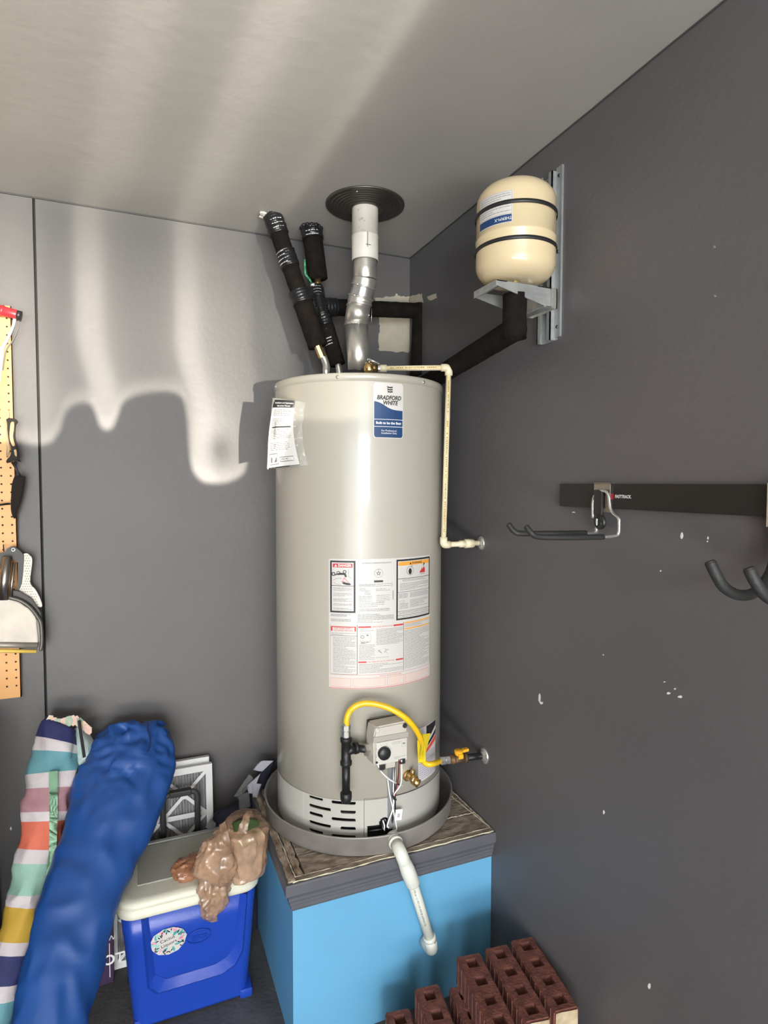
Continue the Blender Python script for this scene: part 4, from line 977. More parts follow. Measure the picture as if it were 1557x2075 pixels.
# gussets: near one at y=-.985, far at y=-.862
zs = 2.066; gn, gf = -.928, -.826
for yy in (gn, gf):
    bm = new_bm(); poly(bm, [(-.200, yy, zs), (-.036, yy, zs), (-.036, yy, zs-.048), (-.050, yy, zs-.048), (-.200, yy, zs-.013)], .0022, (0, -1, 0)); obj('gusset', bm, strut_m, stt)
for x0_, x1_, za, zb in ((-.200, -.170, -.002, 0), (-.080, -.036, -.002, 0), (-.060, -.036, -.049, -.046), (-.202, -.200, -.017, 0)):
    bm = new_bm(); box(bm, x0_, x1_, gn, gf, zs+za, zs+zb); obj('saddle_plate', bm, strut_m, stt)
bm = new_bm(); box(bm, -.038, -.0195, gn, gn+.003, zs-.049, zs); box(bm, -.038, -.0195, gf-.003, gf, zs-.049, zs); box(bm, -.0225, -.0195, gn, gf, zs-.049, zs); box(bm, -.040, -.030, gn-.0032, gn-.0022, zs-.048, zs); obj('back_flange', bm, galv, stt)
bm = new_bm(); gmap = lambda x, y: Vector((-.070+x, gn-.0030, zs-.014+y)); merge(bm, text_bm('QUICK STRUT', .0075, lambda x, y: gmap(x, y))); merge(bm, text_bm('MADE IN USA', .0075, lambda x, y: gmap(x+.002, y-.014))); obj('embossed_lettering', bm, mat('pale_embossing', (.6, .61, .62), .4, .6), stt)
done(stt)

# ------------------------------------------------------------------ CPVC relief line
zc_ = 1.945
V0 = Vector((-.318, -.432, zc_)); V0 = Vector((aty(748, 745, -.432).x, -.432, aty(748, 745, -.432).z))
rv = thing('relief_valve', 'small brass relief valve with a flat steel lever on the heater top', 'valve', (V0.x, V0.y, Z1))
bm = new_bm(); tube(bm, [Vector((V0.x, V0.y, Z1-.003)), V0+Vector((0, 0, -.012))], .011, 14); lathe(bm, [(.0, -.018), (.014, -.018), (.017, -.010), (.017, .006), (.013, .012), (.008, .016), (0, .018)], V0, (0, 0, 1), 8); tube(bm, [V0, V0+Vector((.028, -.004, -.001))], .011, 12); obj('valve_body', bm, brass, rv, 30)
bm = new_bm(); d = Vector((.034, -.004, -.013)); p = V0+Vector((-.006, -.006, .024)); tube(bm, [p, p+d], .0035, 8)
for v in bm.verts: v.co.y += (v.co.y-(p.y))*1.2
tube(bm, [V0+Vector((0, 0, .014)), V0+Vector((.002, -.002, .022))], .003, 8); obj('lever', bm, chrome, rv, 40)
bm = new_bm(); lathe(bm, [(.012, 0), (.013, .006), (.010, .009), (.011, .014)], V0+Vector((.026, -.004, -.001)), (1, -.14, 0), 16); obj('outlet_collar', bm, chrome, rv); done(rv)
WF = Vector((0, -.546, 1.385))
Cx = aty(910, 745, -.546)
Ca = V0+Vector((.034, -.005, -.001)); Cb = Vector((Cx.x, -.546, Cx.z)); Cc = aty(899, 1104, -.546); Cc = Vector((Cc.x, -.546, Cc.z))
cp = thing('relief_discharge_pipe', 'thin cream pipe running down beside the heater from the relief valve', 'pipe', Cb)
def pip(a, b, r, m, name, parent, sm=50, seg=20):
    bm = new_bm(); tube(bm, [a, b], r, seg); return obj(name, bm, m, parent, sm)
r_ = .0082; dh = (Cb-Ca).normalized(); dv = (Cc-Cb).normalized()
o = pip(Ca, Cb-dh*.014, r_, cpvc, 'pipe', cp)
def stripe(a, b, parent, off, seed):
    a, b = Vector(a), Vector(b); d = (b-a).normalized(); view = (CAM-a); view = (view-d*view.dot(d)).normalized(); side = d.cross(view)
    if side.z < 0: side = -side
    bm = new_bm(); 
    def f_(x, y, e=.0003): q = y/r_; return a + d*x + (view*math.cos(q)+side*math.sin(q))*(r_+e)
    rect2(bm, f_, 0, (b-a).length, off-.0030, off+.0030); obj('pipe_stripe', bm, cpvcy, parent)
    bm = new_bm(); rnd = random.Random(seed); x = .01
    while x < (b-a).length-.01:
        wd = rnd.uniform(.002, .005)
        if rnd.random() < .75: rect2(bm, lambda p, q: f_(p, q, .0006), x, x+wd, off-.0014, off+.0014)
        x += wd+.0022
    obj('pipe_print', bm, mat('brown_print', (.25, .14, .04), .5), parent)
stripe(Ca+dh*.02, Cb-dh*.02, o, .0015, 1)
pip(Ca-dh*.002, Ca+dh*.022, .0118, cpvc, 'coupling', cp)
bm = new_bm(); tube(bm, arc([Cb-dh*.024, Cb, Cb+dv*.024], .013), .0118, 20); obj('elbow', bm, cpvc, cp, 50)
o = pip(Cb+dv*.02, Cc-dv*.02, r_, cpvc, 'pipe', cp); stripe(Cb+dv*.025, Cc-dv*.025, o, -.001, 2)
WF = Vector((0, -.546, atx(975, 1100, 0).z)); de = (WF-Cc).normalized()
bm = new_bm(); tube(bm, arc([Cc-dv*.024, Cc, Cc+de*.022], .013), .0118, 20); obj('elbow', bm, cpvc, cp, 50)
pip(Cc+de*.02, WF, r_*1.0, cpvc, 'pipe', cp); L2 = (WF-Cc).length
pip(Cc+de*L2*.42, Cc+de*L2*.56, .0115, cpvc, 'coupling', cp, 30, 8); pip(Cc+de*L2*.56, Cc+de*L2*.78, .0145, cpvc, 'coupling', cp, 30, 8)
bm = new_bm(); lathe(bm, [(0, .010), (.012, .010), (.022, .005), (.0245, 0), (0, 0)], WF, (-1, 0, 0), 28); obj('escutcheon', bm, chrome, cp, 40); done(cp)

# ------------------------------------------------------------------ pan drain
n = Vector((.25, -.97, 0)).normalized()
G0 = aty(800, 1703, -.632); G0 = Vector((G0.x, G0.y, G0.z))
G1 = aty(812, 1727, -.678); G2 = aty(838, 1792, -.684); G3 = aty(872, 1903, -.668); G4 = aty(876, 1927, -.666)
pd = thing('pan_drain_pipe', 'white plastic drain pipe hanging from the pan in front of the blue platform', 'pipe', G0)
bm = new_bm(); d = (G1-G0).normalized(); tube(bm, [G0-d*.02, G0+d*.004], .0185, 24); tube(bm, [G0+d*.004, G0+d*.012], .021, 24); tube(bm, [G0+d*.012, G0+d*.020], .0175, 24); obj('adapter', bm, pvc, pd, 40)
bm = new_bm(); tube(bm, arc([G0+d*.016, G1, G1+(G2-G1)*.5], .03), .0185, 24); obj('elbow', bm, pvc, pd, 50)
bm = new_bm(); tube(bm, [G1+(G2-G1)*.3, G1+(G2-G1)*.6, G2-(G2-G1)*.03, G2+(G2-G1)*.02], [.0185, .0215, .0205, .0172], 24); obj('coupling', bm, pvc, pd, 30)
bm = new_bm(); tube(bm, [G2-(G2-G1)*.1, G3], .0150, 24); o = obj('pipe', bm, pvc, pd, 50)
bm = new_bm(); dd = (G3-G2).normalized(); view = (CAM-G2); view = (view-dd*view.dot(dd)).normalized(); side = dd.cross(view)
def f_(x, y): q = (y)/.015+.15; return G2 + dd*x + (view*math.cos(q)+side*math.sin(q))*.0153
rnd = random.Random(4); x = .008; bm2 = text_bm('NSF-pw  1/2  PVC 1120  SCH 40  ASTM D-1785', .0085, lambda x, y: f_(x+.006, -y), align='LEFT', xs=.78); bm.free()
obj('pipe_print', bm2, inkg, o)
de = Vector((0, 1, .25)).normalized(); bm = new_bm(); tube(bm, [G3-dd*.012, G3+dd*.004], .0185, 24); tube(bm, arc([G3, G4, Vector((G4.x-.006, PY+.0245, G4.z+.010))], .018, 8), .0185, 24); obj('elbow', bm, pvc, pd, 50); done(pd)

# ------------------------------------------------------------------ bricks
BL, BH, BWD = .238, .075, .068
def brick_bm(seed):
    rnd = random.Random(seed); bm = new_bm(); hw_, hl = BWD/2, BL/2
    # top/bottom grids with four through holes
    xs2 = [-hw_, -.0145, .0145, hw_]; hc = [-.087, -.029, .029, .087]
    ys2 = [-hl]
    for c in hc: ys2 += [c-.0145, c+.0145]
    ys2 += [hl]
    G = {}
    def V(i, j, z): 
        k = (i, j, z)
        if k not in G: G[k] = bm.verts.new((xs2[i], ys2[j], z*BH))
        return G[k]
    for i in range(3):
        for j in range(len(ys2)-1):
            if i == 1 and j % 2 == 1:      # hole walls
                for a, b in (((i, j), (i+1, j)), ((i+1, j), (i+1, j+1)), ((i+1, j+1), (i, j+1)), ((i, j+1), (i, j))):
                    bm.faces.new((V(*a, 0), V(*b, 0), V(*b, 1), V(*a, 1)))
                continue
            bm.faces.new((V(i, j, 1), V(i+1, j, 1), V(i+1, j+1, 1), V(i, j+1, 1))); bm.faces.new((V(i, j, 0), V(i, j+1, 0), V(i+1, j+1, 0), V(i+1, j, 0)))
    for j in range(len(ys2)-1):
        bm.faces.new((V(0, j, 0), V(0, j, 1), V(0, j+1, 1), V(0, j+1, 0))); bm.faces.new((V(3, j, 0), V(3, j+1, 0), V(3, j+1, 1), V(3, j, 1)))
    for i in range(3):
        f = bm.faces.new((V(i, 0, 0), V(i+1, 0, 0), V(i+1, 0, 1), V(i, 0, 1))); f.material_index = 1 if seed % 4 == 1 else 0
        bm.faces.new((V(i, 9, 0), V(i, 9, 1), V(i+1, 9, 1), V(i+1, 9, 0)))
    bmesh.ops.recalc_face_normals(bm, faces=bm.faces[:])
    oe = [e for e in bm.edges if e.calc_face_angle(0) > 1 and all(abs(v.co.x) > hw_-.001 or abs(v.co.y) > hl-.001 for v in e.verts)]
    bmesh.ops.bevel(bm, geom=oe, offset=.0042, segments=2, affect='EDGES')
    bmesh.ops.subdivide_edges(bm, edges=[e for e in bm.edges if e.calc_length() > .02], cuts=1, use_grid_fill=True)
    for v in bm.verts: v.co += Vector((noise.noise(v.co*40+Vector((seed, 0, 0))), noise.noise(v.co*40+Vector((0, seed, 0))), noise.noise(v.co*40+Vector((0, 0, seed)))))*.0016
    # scored ribs down the long faces
    for s in (-1,):
        for k in range(9):
            y = -hl+.016+k*.0255; x = s*(hw_+.0006)
            box(bm, x-.0012, x+.0012, y, y+.0022+(.001 if k % 2 else 0), .004, BH-.003)
    return bm
protos = []
ps = []
for s in range(4):
    me = bpy.data.meshes.new('brick'); b_ = brick_bm(s); b_.to_mesh(me); b_.free(); me.materials.append(brickm); me.materials.append(brickd); ps.append(me)
cols = [('against the right wall', -.052, -.955, 8.5, 4), ('second from the right wall', -.134, -.952, 8.5, 4), ('third from the right wall', -.2215, -.948, 9.5, 4), ('fourth from the right wall', -.332, -.915, 9, 3), ('at the pile\'s left end', -.402, -.880, 10, 2)]
lv = ['bottom', 'second', 'third', 'topmost']
for ci, (w_, x, y, a, n_) in enumerate(cols):
    for k in range(n_):
        o = bpy.data.objects.new('brick', ps[(ci*3+k+ (1 if (ci, k) in ((0, 3), (1, 3)) else 0)) % 4 if (ci, k) not in ((0, 3), (1, 3)) else 1]); C.objects.link(o)
        dx = -.024 if (ci == 2 and k < 3) else 0
        o.location = (x+dx, y+ (.004 if k % 2 else 0), k*BH+.0005*k); o.rotation_euler = (0, 0, math.radians(-a + (1.2 if (k+ci) % 2 else -.6)*0))
        pos = 'topmost brick' if k == n_-1 else ('brick on the floor' if k == 0 else ['', 'second brick up', 'third brick up'][k])
        tag(o, 'red %s, square holes, column %s' % (pos, w_), 'brick', 'red cored bricks stacked by the wall')

# ------------------------------------------------------------------ wall rail and hooks
rl = thing('storage_rail', 'black horizontal storage rail on the dark right wall', 'rail', (0, -.94, 1.545))
ry0, ry1 = -2.35, -.9395
bm = new_bm(); box(bm, -.012, -.001, ry0, ry1, 1.517, 1.573, None, .0015); obj('rail_body', bm, mat('black_rail_steel', (.012, .012, .012), .45, bump=.15, bscale=80), rl)
bm = new_bm(); c = atx(1240, 1006, -.0125); rm = lambda x, y: Vector((-.0127, c.y-x, c.z+y)); poly2(bm, rm, rrect(.0075, .0065, .002)); lg = obj('red_logo', bm, mat('red_logo_paint', (.35, .012, .03), .4), rl)
bm = new_bm(); rm2 = lambda x, y: Vector((-.0131, c.y-x, c.z+y)); merge(bm, text_bm('FASTTRACK.', .0098, lambda x, y: rm2(x+.0105, y), align='LEFT', bold=.0003, shear=.15, xs=.88)); obj('rail_lettering', bm, whitei, rl); done(rl)
hk = thing('double_utility_hook', 'double straight-arm hook with black grips on the black wall rail', 'hook', atx(1222, 1000, -.014))
def hpt(u, v, x): return atx(u, v, x)
bm = new_bm(); y1_, y0_ = atx(1206, 985, -.013).y, atx(1239, 985, -.013).y
box(bm, -.016, -.0125, y0_, y1_, 1.516, 1.5755, None, .001); box(bm, -.016, -.001, y0_, y1_, 1.5735, 1.576); box(bm, -.018, -.010, y0_+.003, y1_-.003, 1.508, 1.517)
obj('mount_plate', bm, mat('scuffed_zinc', (.42, .40, .36), .35, 1), hk)
ym = (y0_+y1_)/2
loopp = [hpt(1255, 1060, -.030), hpt(1254, 1050, -.030), hpt(1243, 1040, -.024), hpt(1237, 1028, -.022), hpt(1234, 1005, -.022), hpt(1228, 996, -.022), hpt(1216, 995, -.022), hpt(1206, 1004, -.022), hpt(1202, 1020, -.022), hpt(1202, 1050, -.022)]
A_ = [hpt(1228, 1087, -.030-.055), hpt(1246, 1086, -.040), hpt(1254, 1080, -.030)]
bm = new_bm(); tube(bm, spline([hpt(1223, 1088, -.075)]+A_[1:]+loopp, 5), .0036, 10); tube(bm, spline([hpt(1180, 1081, -.08), hpt(1206, 1080, -.028), hpt(1209, 1072, -.022), hpt(1210, 1050, -.022)], 5), .0036, 10); obj('wire_frame', bm, chrome, hk, 60)
bm = new_bm(); yc = atx(1214, 1030, -.02).y; box(bm, -.026, -.017, yc-.014, yc+.013, 1.500, 1.560, None, .004); lathe(bm, [(.017, 0), (.017, .006), (.012, .009), (.010, .004), (0, .004)], (-.018, atx(1217, 1058, -.02).y, atx(1217, 1058, -.02).z), (-1, 0, 0), 28); obj('lock_latch', bm, blackpl, hk, 40)
# arms run out from the wall (-x)
a1 = hpt(1223, 1088, -.075); tipx = -.30
pr1 = [a1, hpt(1160, 1089, -.16), hpt(1095, 1088, -.235), hpt(1078, 1081, -.255), hpt(1066, 1066, -.262)]
pr2 = [hpt(1187, 1080, -.075), hpt(1130, 1081, -.16), hpt(1060, 1081, -.235), hpt(1043, 1077, -.252), hpt(1030, 1061, -.262)]
for p_ in (pr1, pr2):
    bm = new_bm(); s = spline(p_, 8); tube(bm, s, [.0062]*(len(s)-1)+[.0045], 14); obj('grip_arm', bm, rubber, hk, 60)
done(hk)
hk2 = thing('curved_tool_hook', 'large black curved hook hanging below the rail at the right edge', 'hook', atx(1552, 1150, -.02))
def hx2(u, v, x): return atx(u, v, x)
s = spline([hx2(1440, 1140, -.205), hx2(1452, 1165, -.20), hx2(1468, 1190, -.185), hx2(1495, 1205, -.155), hx2(1525, 1203, -.115), hx2(1550, 1180, -.06), hx2(1566, 1150, -.03), hx2(1570, 1110, -.02), hx2(1570, 1040, -.017)], 8)
bm = new_bm(); tube(bm, s, .0085, 16); tube(bm, [s[0], s[0]+(s[0]-s[1]).normalized()*.003], [.0085, .0065], 16); obj('hook_arm', bm, rubber, hk2, 60)
s = spline([hx2(1519, 1154, -.205), hx2(1532, 1180, -.20), hx2(1550, 1205, -.185), hx2(1580, 1222, -.155), hx2(1612, 1215, -.115), hx2(1630, 1185, -.06), hx2(1640, 1150, -.03), hx2(1640, 1040, -.017)], 8)
bm = new_bm(); tube(bm, s, .0085, 16); tube(bm, [s[0], s[0]+(s[0]-s[1]).normalized()*.003], [.0085, .0065], 16); obj('hook_arm', bm, rubber, hk2, 60)
bm = new_bm(); c1_, c2_ = hx2(1566, 1030, -.02), hx2(1642, 1030, -.02); box(bm, -.024, -.013, c2_.y-.008, c1_.y+.008, 1.500, 1.576, None, .002); obj('mount_plate', bm, galv, hk2); done(hk2)

# ------------------------------------------------------------------ manual in its pouch, hung on the heater
mn = thing('manual_pouch', 'instruction manual in a clear plastic pouch hung on the heater', 'manual', aty(580, 870, -.43))
nrm = Vector((-.62, -.78, 0)).normalized()
def mpt(u, v, off=0):
    p = atp(u, v, Vector((-.560, -.475, 1.7)), nrm); return p + nrm*off
def grid(bm, TL, TR, BR, BL_, nu, nv, bend=None, mi=0):
    V = [[None]*(nv+1) for _ in range(nu+1)]
    for i in range(nu+1):
        for j in range(nv+1):
            s, t = i/nu, j/nv; p = (TL.lerp(TR, s)).lerp(BL_.lerp(BR, s), t)
            if bend: p = p + bend(s, t)
            V[i][j] = bm.verts.new(p)
    for i in range(nu):
        for j in range(nv):
            f = bm.faces.new((V[i][j], V[i+1][j], V[i+1][j+1], V[i][j+1])); f.material_index = mi
    return V
mc = [mpt(556, 810), mpt(599, 812), mpt(607, 943), mpt(541, 951)]
def mb(off): return lambda s, t: nrm*(off+.006*math.sin(PI*s)+.006*math.sin(PI*t*1.2)) + Vector((0, 0, 0)) + (mc[1]-mc[0]).normalized()*(-.010*math.sin(PI*t)*(1 if s > .3 else .3))
def mmap(off):
    fb_ = mb(off)
    def g_(x, y):          # x 0..1, y 0..1 from the bottom
        s, t = x, 1-y; return (mc[0].lerp(mc[1], s)).lerp(mc[3].lerp(mc[2], s), t) + fb_(s, t)
    return g_
bm = new_bm(); grid(bm, *mc, 12, 20, mb(0)); bk_ = obj('booklet', bm, paper, mn, 60)
bm = new_bm(); rect2(bm, mmap(.0008), 0, 1, .885, 1.0, 0, 10); rect2(bm, mmap(.0008), .05, 1, 0, .018, 0, 10); rect2(bm, mmap(.0008), .12, .92, .585, .605, 0, 8); obj('black_header', bm, ink, bk_)
bm = new_bm(); mf = mmap(.0013); merge(bm, text_bm('Installation and Operation', .082, lambda x, y: mf(.52+x*.98, .955+y*.42))); merge(bm, text_bm('Instruction Manual', .082, lambda x, y: mf(.52+x*.98, .912+y*.42))); obj('white_lettering', bm, whitei, bk_)
bm = new_bm(); rnd = random.Random(2)
def ml(x0, x1, y0, y1, n, hh):
    for i in range(n):
        y = y1-(i+.5)*(y1-y0)/n; x = x0; e = x1-rnd.uniform(0, .15)
        while x < e:
            wd = rnd.uniform(.05, .13); rect2(bm, mmap(.0009), x, min(x+wd, e), y-hh/2, y+hh/2, 0, 1); x += wd+.025
ml(.1, .92, .76, .86, 5, .009); ml(.1, .92, .62, .73, 5, .008); ml(.1, .92, .42, .57, 6, .008); ml(.1, .9, .25, .38, 5, .008)
frame2(bm, mmap(.0009), .07, .40, .05, .215, .012, nx=3); frame2(bm, mmap(.0009), .46, .88, .08, .155, .012, nx=3); ml(.5, .85, .10, .14, 1, .012)
poly2(bm, mmap(.0011), [(.13, .085), (.18, .085), (.18, .16), (.13, .16)]); poly2(bm, mmap(.0011), [(.24, .085), (.36, .085), (.36, .17)]); obj('fine_print', bm, gy, bk_)
clear = mat('clear_plastic_film', (.85, .86, .83), .08, alpha=.20, spec=.8, bump=1.0, bscale=25)
pc = [mpt(553, 806, .004), mpt(622, 816, .004), mpt(626, 943, .004), mpt(541, 949, .004)]
def pb(s, t): p = pc[0].lerp(pc[1], s).lerp(pc[3].lerp(pc[2], s), t); return nrm*(.010*math.sin(PI*s)*abs(math.sin(PI*t))+(.010*ridged(p, 45, 3)*(1 if s > .6 else .25)-.004)) + (pc[1]-pc[0]).normalized()*(-.014*math.sin(PI*t)*s)
bm = new_bm(); grid(bm, *pc, 30, 44, pb); obj('clear_pouch', bm, clear, mn, 60); done(mn)

# ------------------------------------------------------------------ cooler
cx0, cx1, cyf, cyb = -1.082, -.688, -.455, -.165
clz = .372
co = thing('wheeled_cooler', 'blue wheeled cooler with off-white lid on the garage floor', 'cooler', ((cx0+cx1)/2, (cyf+cyb)/2, 0))
def rbox_ring(x0, x1, y0, y1, rad, z, n=6):
    out = []
    for cx_, cy_, s in ((x1-rad, y1-rad, 0), (x0+rad, y1-rad, 90), (x0+rad, y0+rad, 180), (x1-rad, y0+rad, 270)):
        for k in range(n+1):
            t = math.radians(s+90*k/n); out.append(Vector((cx_+rad*math.cos(t), cy_+rad*math.sin(t), z)))
    return out
def stack(bm, rings, cap=True):
    R = [[bm.verts.new(p) for p in r] for r in rings]
    for a, b in zip(R, R[1:]):
        for k in range(len(a)): bm.faces.new((a[k], a[(k+1) % len(a)], b[(k+1) % len(a)], b[k]))
    if cap: bm.faces.new(R[0][::-1]); bm.faces.new(R[-1])
    return R
bm = new_bm(); rs = []
for t, z in ((0, .010), (.0, .016), (.25, .10), (.5, .19), (.75, .29), (1, clz)):
    k = (1-t); rs.append(rbox_ring(cx0+.028*k+.010, cx1-.020*k-.010, cyf+.052*k+.010, cyb-.03*k-.006, .034, z, 8))
stack(bm, rs); body = obj('cooler_body', bm, coolb, co, 40)
# recessed panel bevel on the front face
def fy(z): return cyf+.010+.052*(1-(z-.01)/(clz-.01))
def fpnt(x, z, off=0): return Vector((x, fy(z)-off, z))
inner = [(-1.000, clz-.002), (-.985, .175), (-.955, .150), (-.82, .150), (-.785, .165), (-.762, .195), (-.750, clz-.002)]
outer = [(-1.012, clz-.002), (-.999, .150), (-.975, .122), (-.80, .122), (-.762, .142), (-.742, .185), (-.732, clz-.002)]
bm = new_bm(); I = [bm.verts.new(fpnt(x, z, .0015)) for x, z in inner]; O = [bm.verts.new(fpnt(x, z, .014)) for x, z in outer]; O2 = [bm.verts.new(fpnt(x+(x+.86)*.05, z-(.016 if z < .3 else 0), .0005)) for x, z in outer]
for i in range(6): bm.faces.new((I[i], I[i+1], O[i+1], O[i])); bm.faces.new((O[i], O[i+1], O2[i+1], O2[i]))
bmesh.ops.recalc_face_normals(bm, faces=bm.faces[:]); bmesh.ops.subdivide_edges(bm, edges=bm.edges[:], cuts=2, use_grid_fill=True, smooth=.0)
obj('front_frame', bm, coolb, body, 25)
bm = new_bm(); box(bm, -.745, -.706, cyf+.058, cyf+.16, 0, .030, None, .008); obj('foot', bm, coolb, co, 40)
bm = new_bm(); box(bm, -1.043, -1.00, cyf+.064, cyf+.16, 0, .030, None, .008); obj('foot', bm, coolb, co, 40)
for x in (-1.06, -.715):
    bm = new_bm(); lathe(bm, [(0, 0), (.036, 0), (.040, .004), (.040, .022), (.036, .026), (0, .026)], (x, cyb-.035, .040), (1, 0, 0), 28); obj('wheel', bm, blackpl, co, 40)
bm = new_bm(); lr = [rbox_ring(cx0+d_, cx1-d_, cyf+d_, cyb-d_, .052-d_*.5, z, 8) for d_, z in ((.003, clz), (0, clz+.004), (0, clz+.022), (.003, clz+.024), (.004, clz+.026), (.001, clz+.028), (.002, clz+.040), (.010, clz+.047), (.022, clz+.049))]
stack(bm, lr); lid = obj('lid', bm, lidm, co, 40)
bm = new_bm(); box(bm, cx0+.055, cx1-.055, cyf+.075, cyb-.025, clz+.0485, clz+.0520, None, .0015); obj('lid_recess_shade', bm, mat('grey_lid_shade', (.40, .39, .34), .5, bump=.3, bscale=250), lid)  # shadow in the lid recess, put in as a thin darker grey slab
bm = new_bm(); box(bm, cx0+.05, cx1-.05, cyb-.020, cyb-.004, clz+.03, clz+.055, None, .003); obj('hinge_strip', bm, mat('grey_lid_strip', (.30, .30, .28), .5), lid)
# sticker
sc_ = Vector((-.948, 0, .278)); bm = new_bm()
smap = lambda off: (lambda x, y: fpnt(-.948+x, .274+y, off))
def octo(r): return [(r*1.12*math.cos(t)*(1+.05*math.sin(3*t)), r*math.sin(t)) for t in [2*PI*k/11+.15 for k in range(11)]]
poly2(bm, smap(.0025), octo(.044)); st = obj('round_sticker', bm, paper, co)
rnd = random.Random(12)
leafc = [mat('teal_leaf', (.10, .38, .38), .5), mat('mint_leaf', (.30, .62, .55), .5), mat('pink_leaf', (.75, .35, .45), .5), ink]
for mi_, mm in enumerate(leafc):
    bm = new_bm()
    for k in range([14, 14, 9, 30][mi_]):
        t = rnd.uniform(0, 2*PI); q = rnd.uniform(.026, .039); rx = [.009, .007, .008, .004][mi_]
        blob(bm, smap(.0029+.0003*mi_), q*1.1*math.cos(t), q*math.sin(t), rx, rx*.42, 7, rot=t+rnd.uniform(-1, 1))
    obj('leaf_print', bm, mm, st)
bm = new_bm(); rt = math.radians(14)
def stx(dx, dy): return lambda x, y: smap(.0034)((x+dx)*math.cos(rt)-(y+dy)*math.sin(rt), (x+dx)*math.sin(rt)+(y+dy)*math.cos(rt))
merge(bm, text_bm('Cactus', .0145, stx(-.001, .008))); merge(bm, text_bm('Liquors', .0145, stx(-.001, -.008))); obj('sticker_lettering', bm, ink, st)
# embossed oval emblem
bm = new_bm(); P = [fpnt(-.865+.034*math.cos(t), .262+.022*math.sin(t), .002) for t in [2*PI*k/32 for k in range(33)]]; tube(bm, P, .0014, 6)
merge(bm, text_bm('Igloo', .024, lambda x, y: fpnt(-.865+x, .262+y, .0032))); obj('embossed_emblem', bm, coolb, body)
# telescoping handle
hyy = -.125; hm = mat('charcoal_plastic', (.03, .032, .035), .5)
bm = new_bm(); hl = aty(331, 1690, hyy).x; hr_ = aty(401, 1690, hyy).x; ht = aty(395, 1602, hyy).z
tube(bm, arc([Vector((hl, hyy, .25)), Vector((hl, hyy, ht)), Vector((hr_, hyy, ht)), Vector((hr_, hyy, .25))], .022), .0095, 12)
for v in bm.verts: v.co.y = hyy+(v.co.y-hyy)*.8
obj('pull_handle', bm, hm, co, 50)
bm = new_bm(); box(bm, hl+.02, hr_-.018, hyy-.012, hyy+.012, ht-.008, ht+.012, None, .005); obj('handle_grip', bm, rubber, co)
bm = new_bm(); box(bm, hl-.02, hr_+.02, cyb-.008, hyy+.012, .20, .30, None, .004); obj('handle_bracket', bm, hm, co)
done(co)

# ------------------------------------------------------------------ made-up low cabinet, out of view at left, added to shade the striped bag's corner
wbn = thing('added_shade_cabinet', 'unseen low dark cabinet added out of view at left to shade the corner', 'cabinet', (-1.77, -.3, 0))
bm = new_bm(); box(bm, -2.12, -1.425, -.60, -.03, .86, .885, None, .003); obj('shade_cabinet_top', bm, mat('shade_cabinet_wood', (.06, .045, .035), .7, var=.2, vscale=8), wbn)
bm = new_bm(); box(bm, -2.10, -1.435, -.58, -.03, .06, .86, None, .002); obj('shade_cabinet_body', bm, mat('shade_cabinet_wood', (.1, .07, .045)), wbn)
bm = new_bm(); box(bm, -2.06, -1.46, -.54, -.03, 0, .06); obj('plinth', bm, blackpl, wbn)
for y0_d, y1_d in ((-.57, -.32), (-.30, -.05)):
    bm = new_bm(); box(bm, -1.437, -1.4285, y0_d, y1_d, .08, .84, None, .002); dr_ = obj('door', bm, mat('shade_cabinet_wood', (.1, .07, .045)), wbn)
    bm = new_bm(); tube(bm, [Vector((-1.4290, y1_d-.05, .55)), Vector((-1.4290, y1_d-.05, .65))], .004, 8); obj('door_handle', bm, chrome, dr_)
done(wbn)

# ------------------------------------------------------------------ air filters
def filt(name, xr, z1, yt, yb, label, front):
    W_ = .33; t = thing(name, label, 'air filter', (xr-W_/2, yb, 0), 'pleated air filters leaning on the back wall')
    ang = math.atan2(yt-yb, z1); M = Matrix.Translation((xr-W_, yb, 0)) @ Matrix.Rotation(-ang, 4, 'X')
    H_ = z1/math.cos(ang); fr_ = mat('white_card', (.66, .66, .66), .6)
    bm = new_bm(); b_ = .022; th = .020
    for a in ((0, b_, 0, H_), (W_-b_, W_, 0, H_), (b_, W_-b_, 0, b_), (b_, W_-b_, H_-b_, H_)): box(bm, a[0], a[1], -th, 0, a[2], a[3], M)
    obj('card_frame', bm, fr_, t)
    nx, nz = 2, 4; cw, ch = (W_-2*b_)/nx, (H_-2*b_)/nz
    if front:
        bm = new_bm()
        for i in range(1, nx): x = b_+i*cw; box(bm, x-.008, x+.008, -th-.0008, -th+.0008, b_, H_-b_, M)
        for j in range(1, nz): z = b_+j*ch; box(bm, b_, W_-b_, -th-.0010, -th+.0006, z-.008, z+.008, M)
        obj('card_bars', bm, fr_, t)
        for i in range(nx):
            for j in range(nz):
                c = Vector((b_+(i+.5)*cw, -th, b_+(j+.5)*ch)); bm = new_bm()
                for s in (-1, 1):
                    an = math.atan2(ch, cw)*s; L_ = math.hypot(cw, ch)/2
                    box(bm, -L_, L_, -.0010, .0006, -.0055, .0055, M @ Matrix.Translation(c) @ Matrix.Rotation(-an, 4, 'Y'))
                box(bm, -.012, .012, -.0014, .0006, -.012, .012, M @ Matrix.Translation(c), )
                obj('card_cross', bm, fr_, t)
    bm = new_bm(); n = 60; R1 = []
    for k in range(n+1):
        x = b_+(W_-2*b_)*k/n; y = -th+.0015 if k % 2 else -.004; R1.append((bm.verts.new(M @ Vector((x, y, b_))), bm.verts.new(M @ Vector((x, y, H_-b_)))))
    for a, b in zip(R1, R1[1:]): bm.faces.new((a[0], b[0], b[1], a[1]))
    obj('pleats', bm, mat('grey_filter_pleats', (.42, .41, .42), .9, var=.35, vscale=25, bump=.3, bscale=100, stretch=(6, 6, 1)), t)
    done(t)
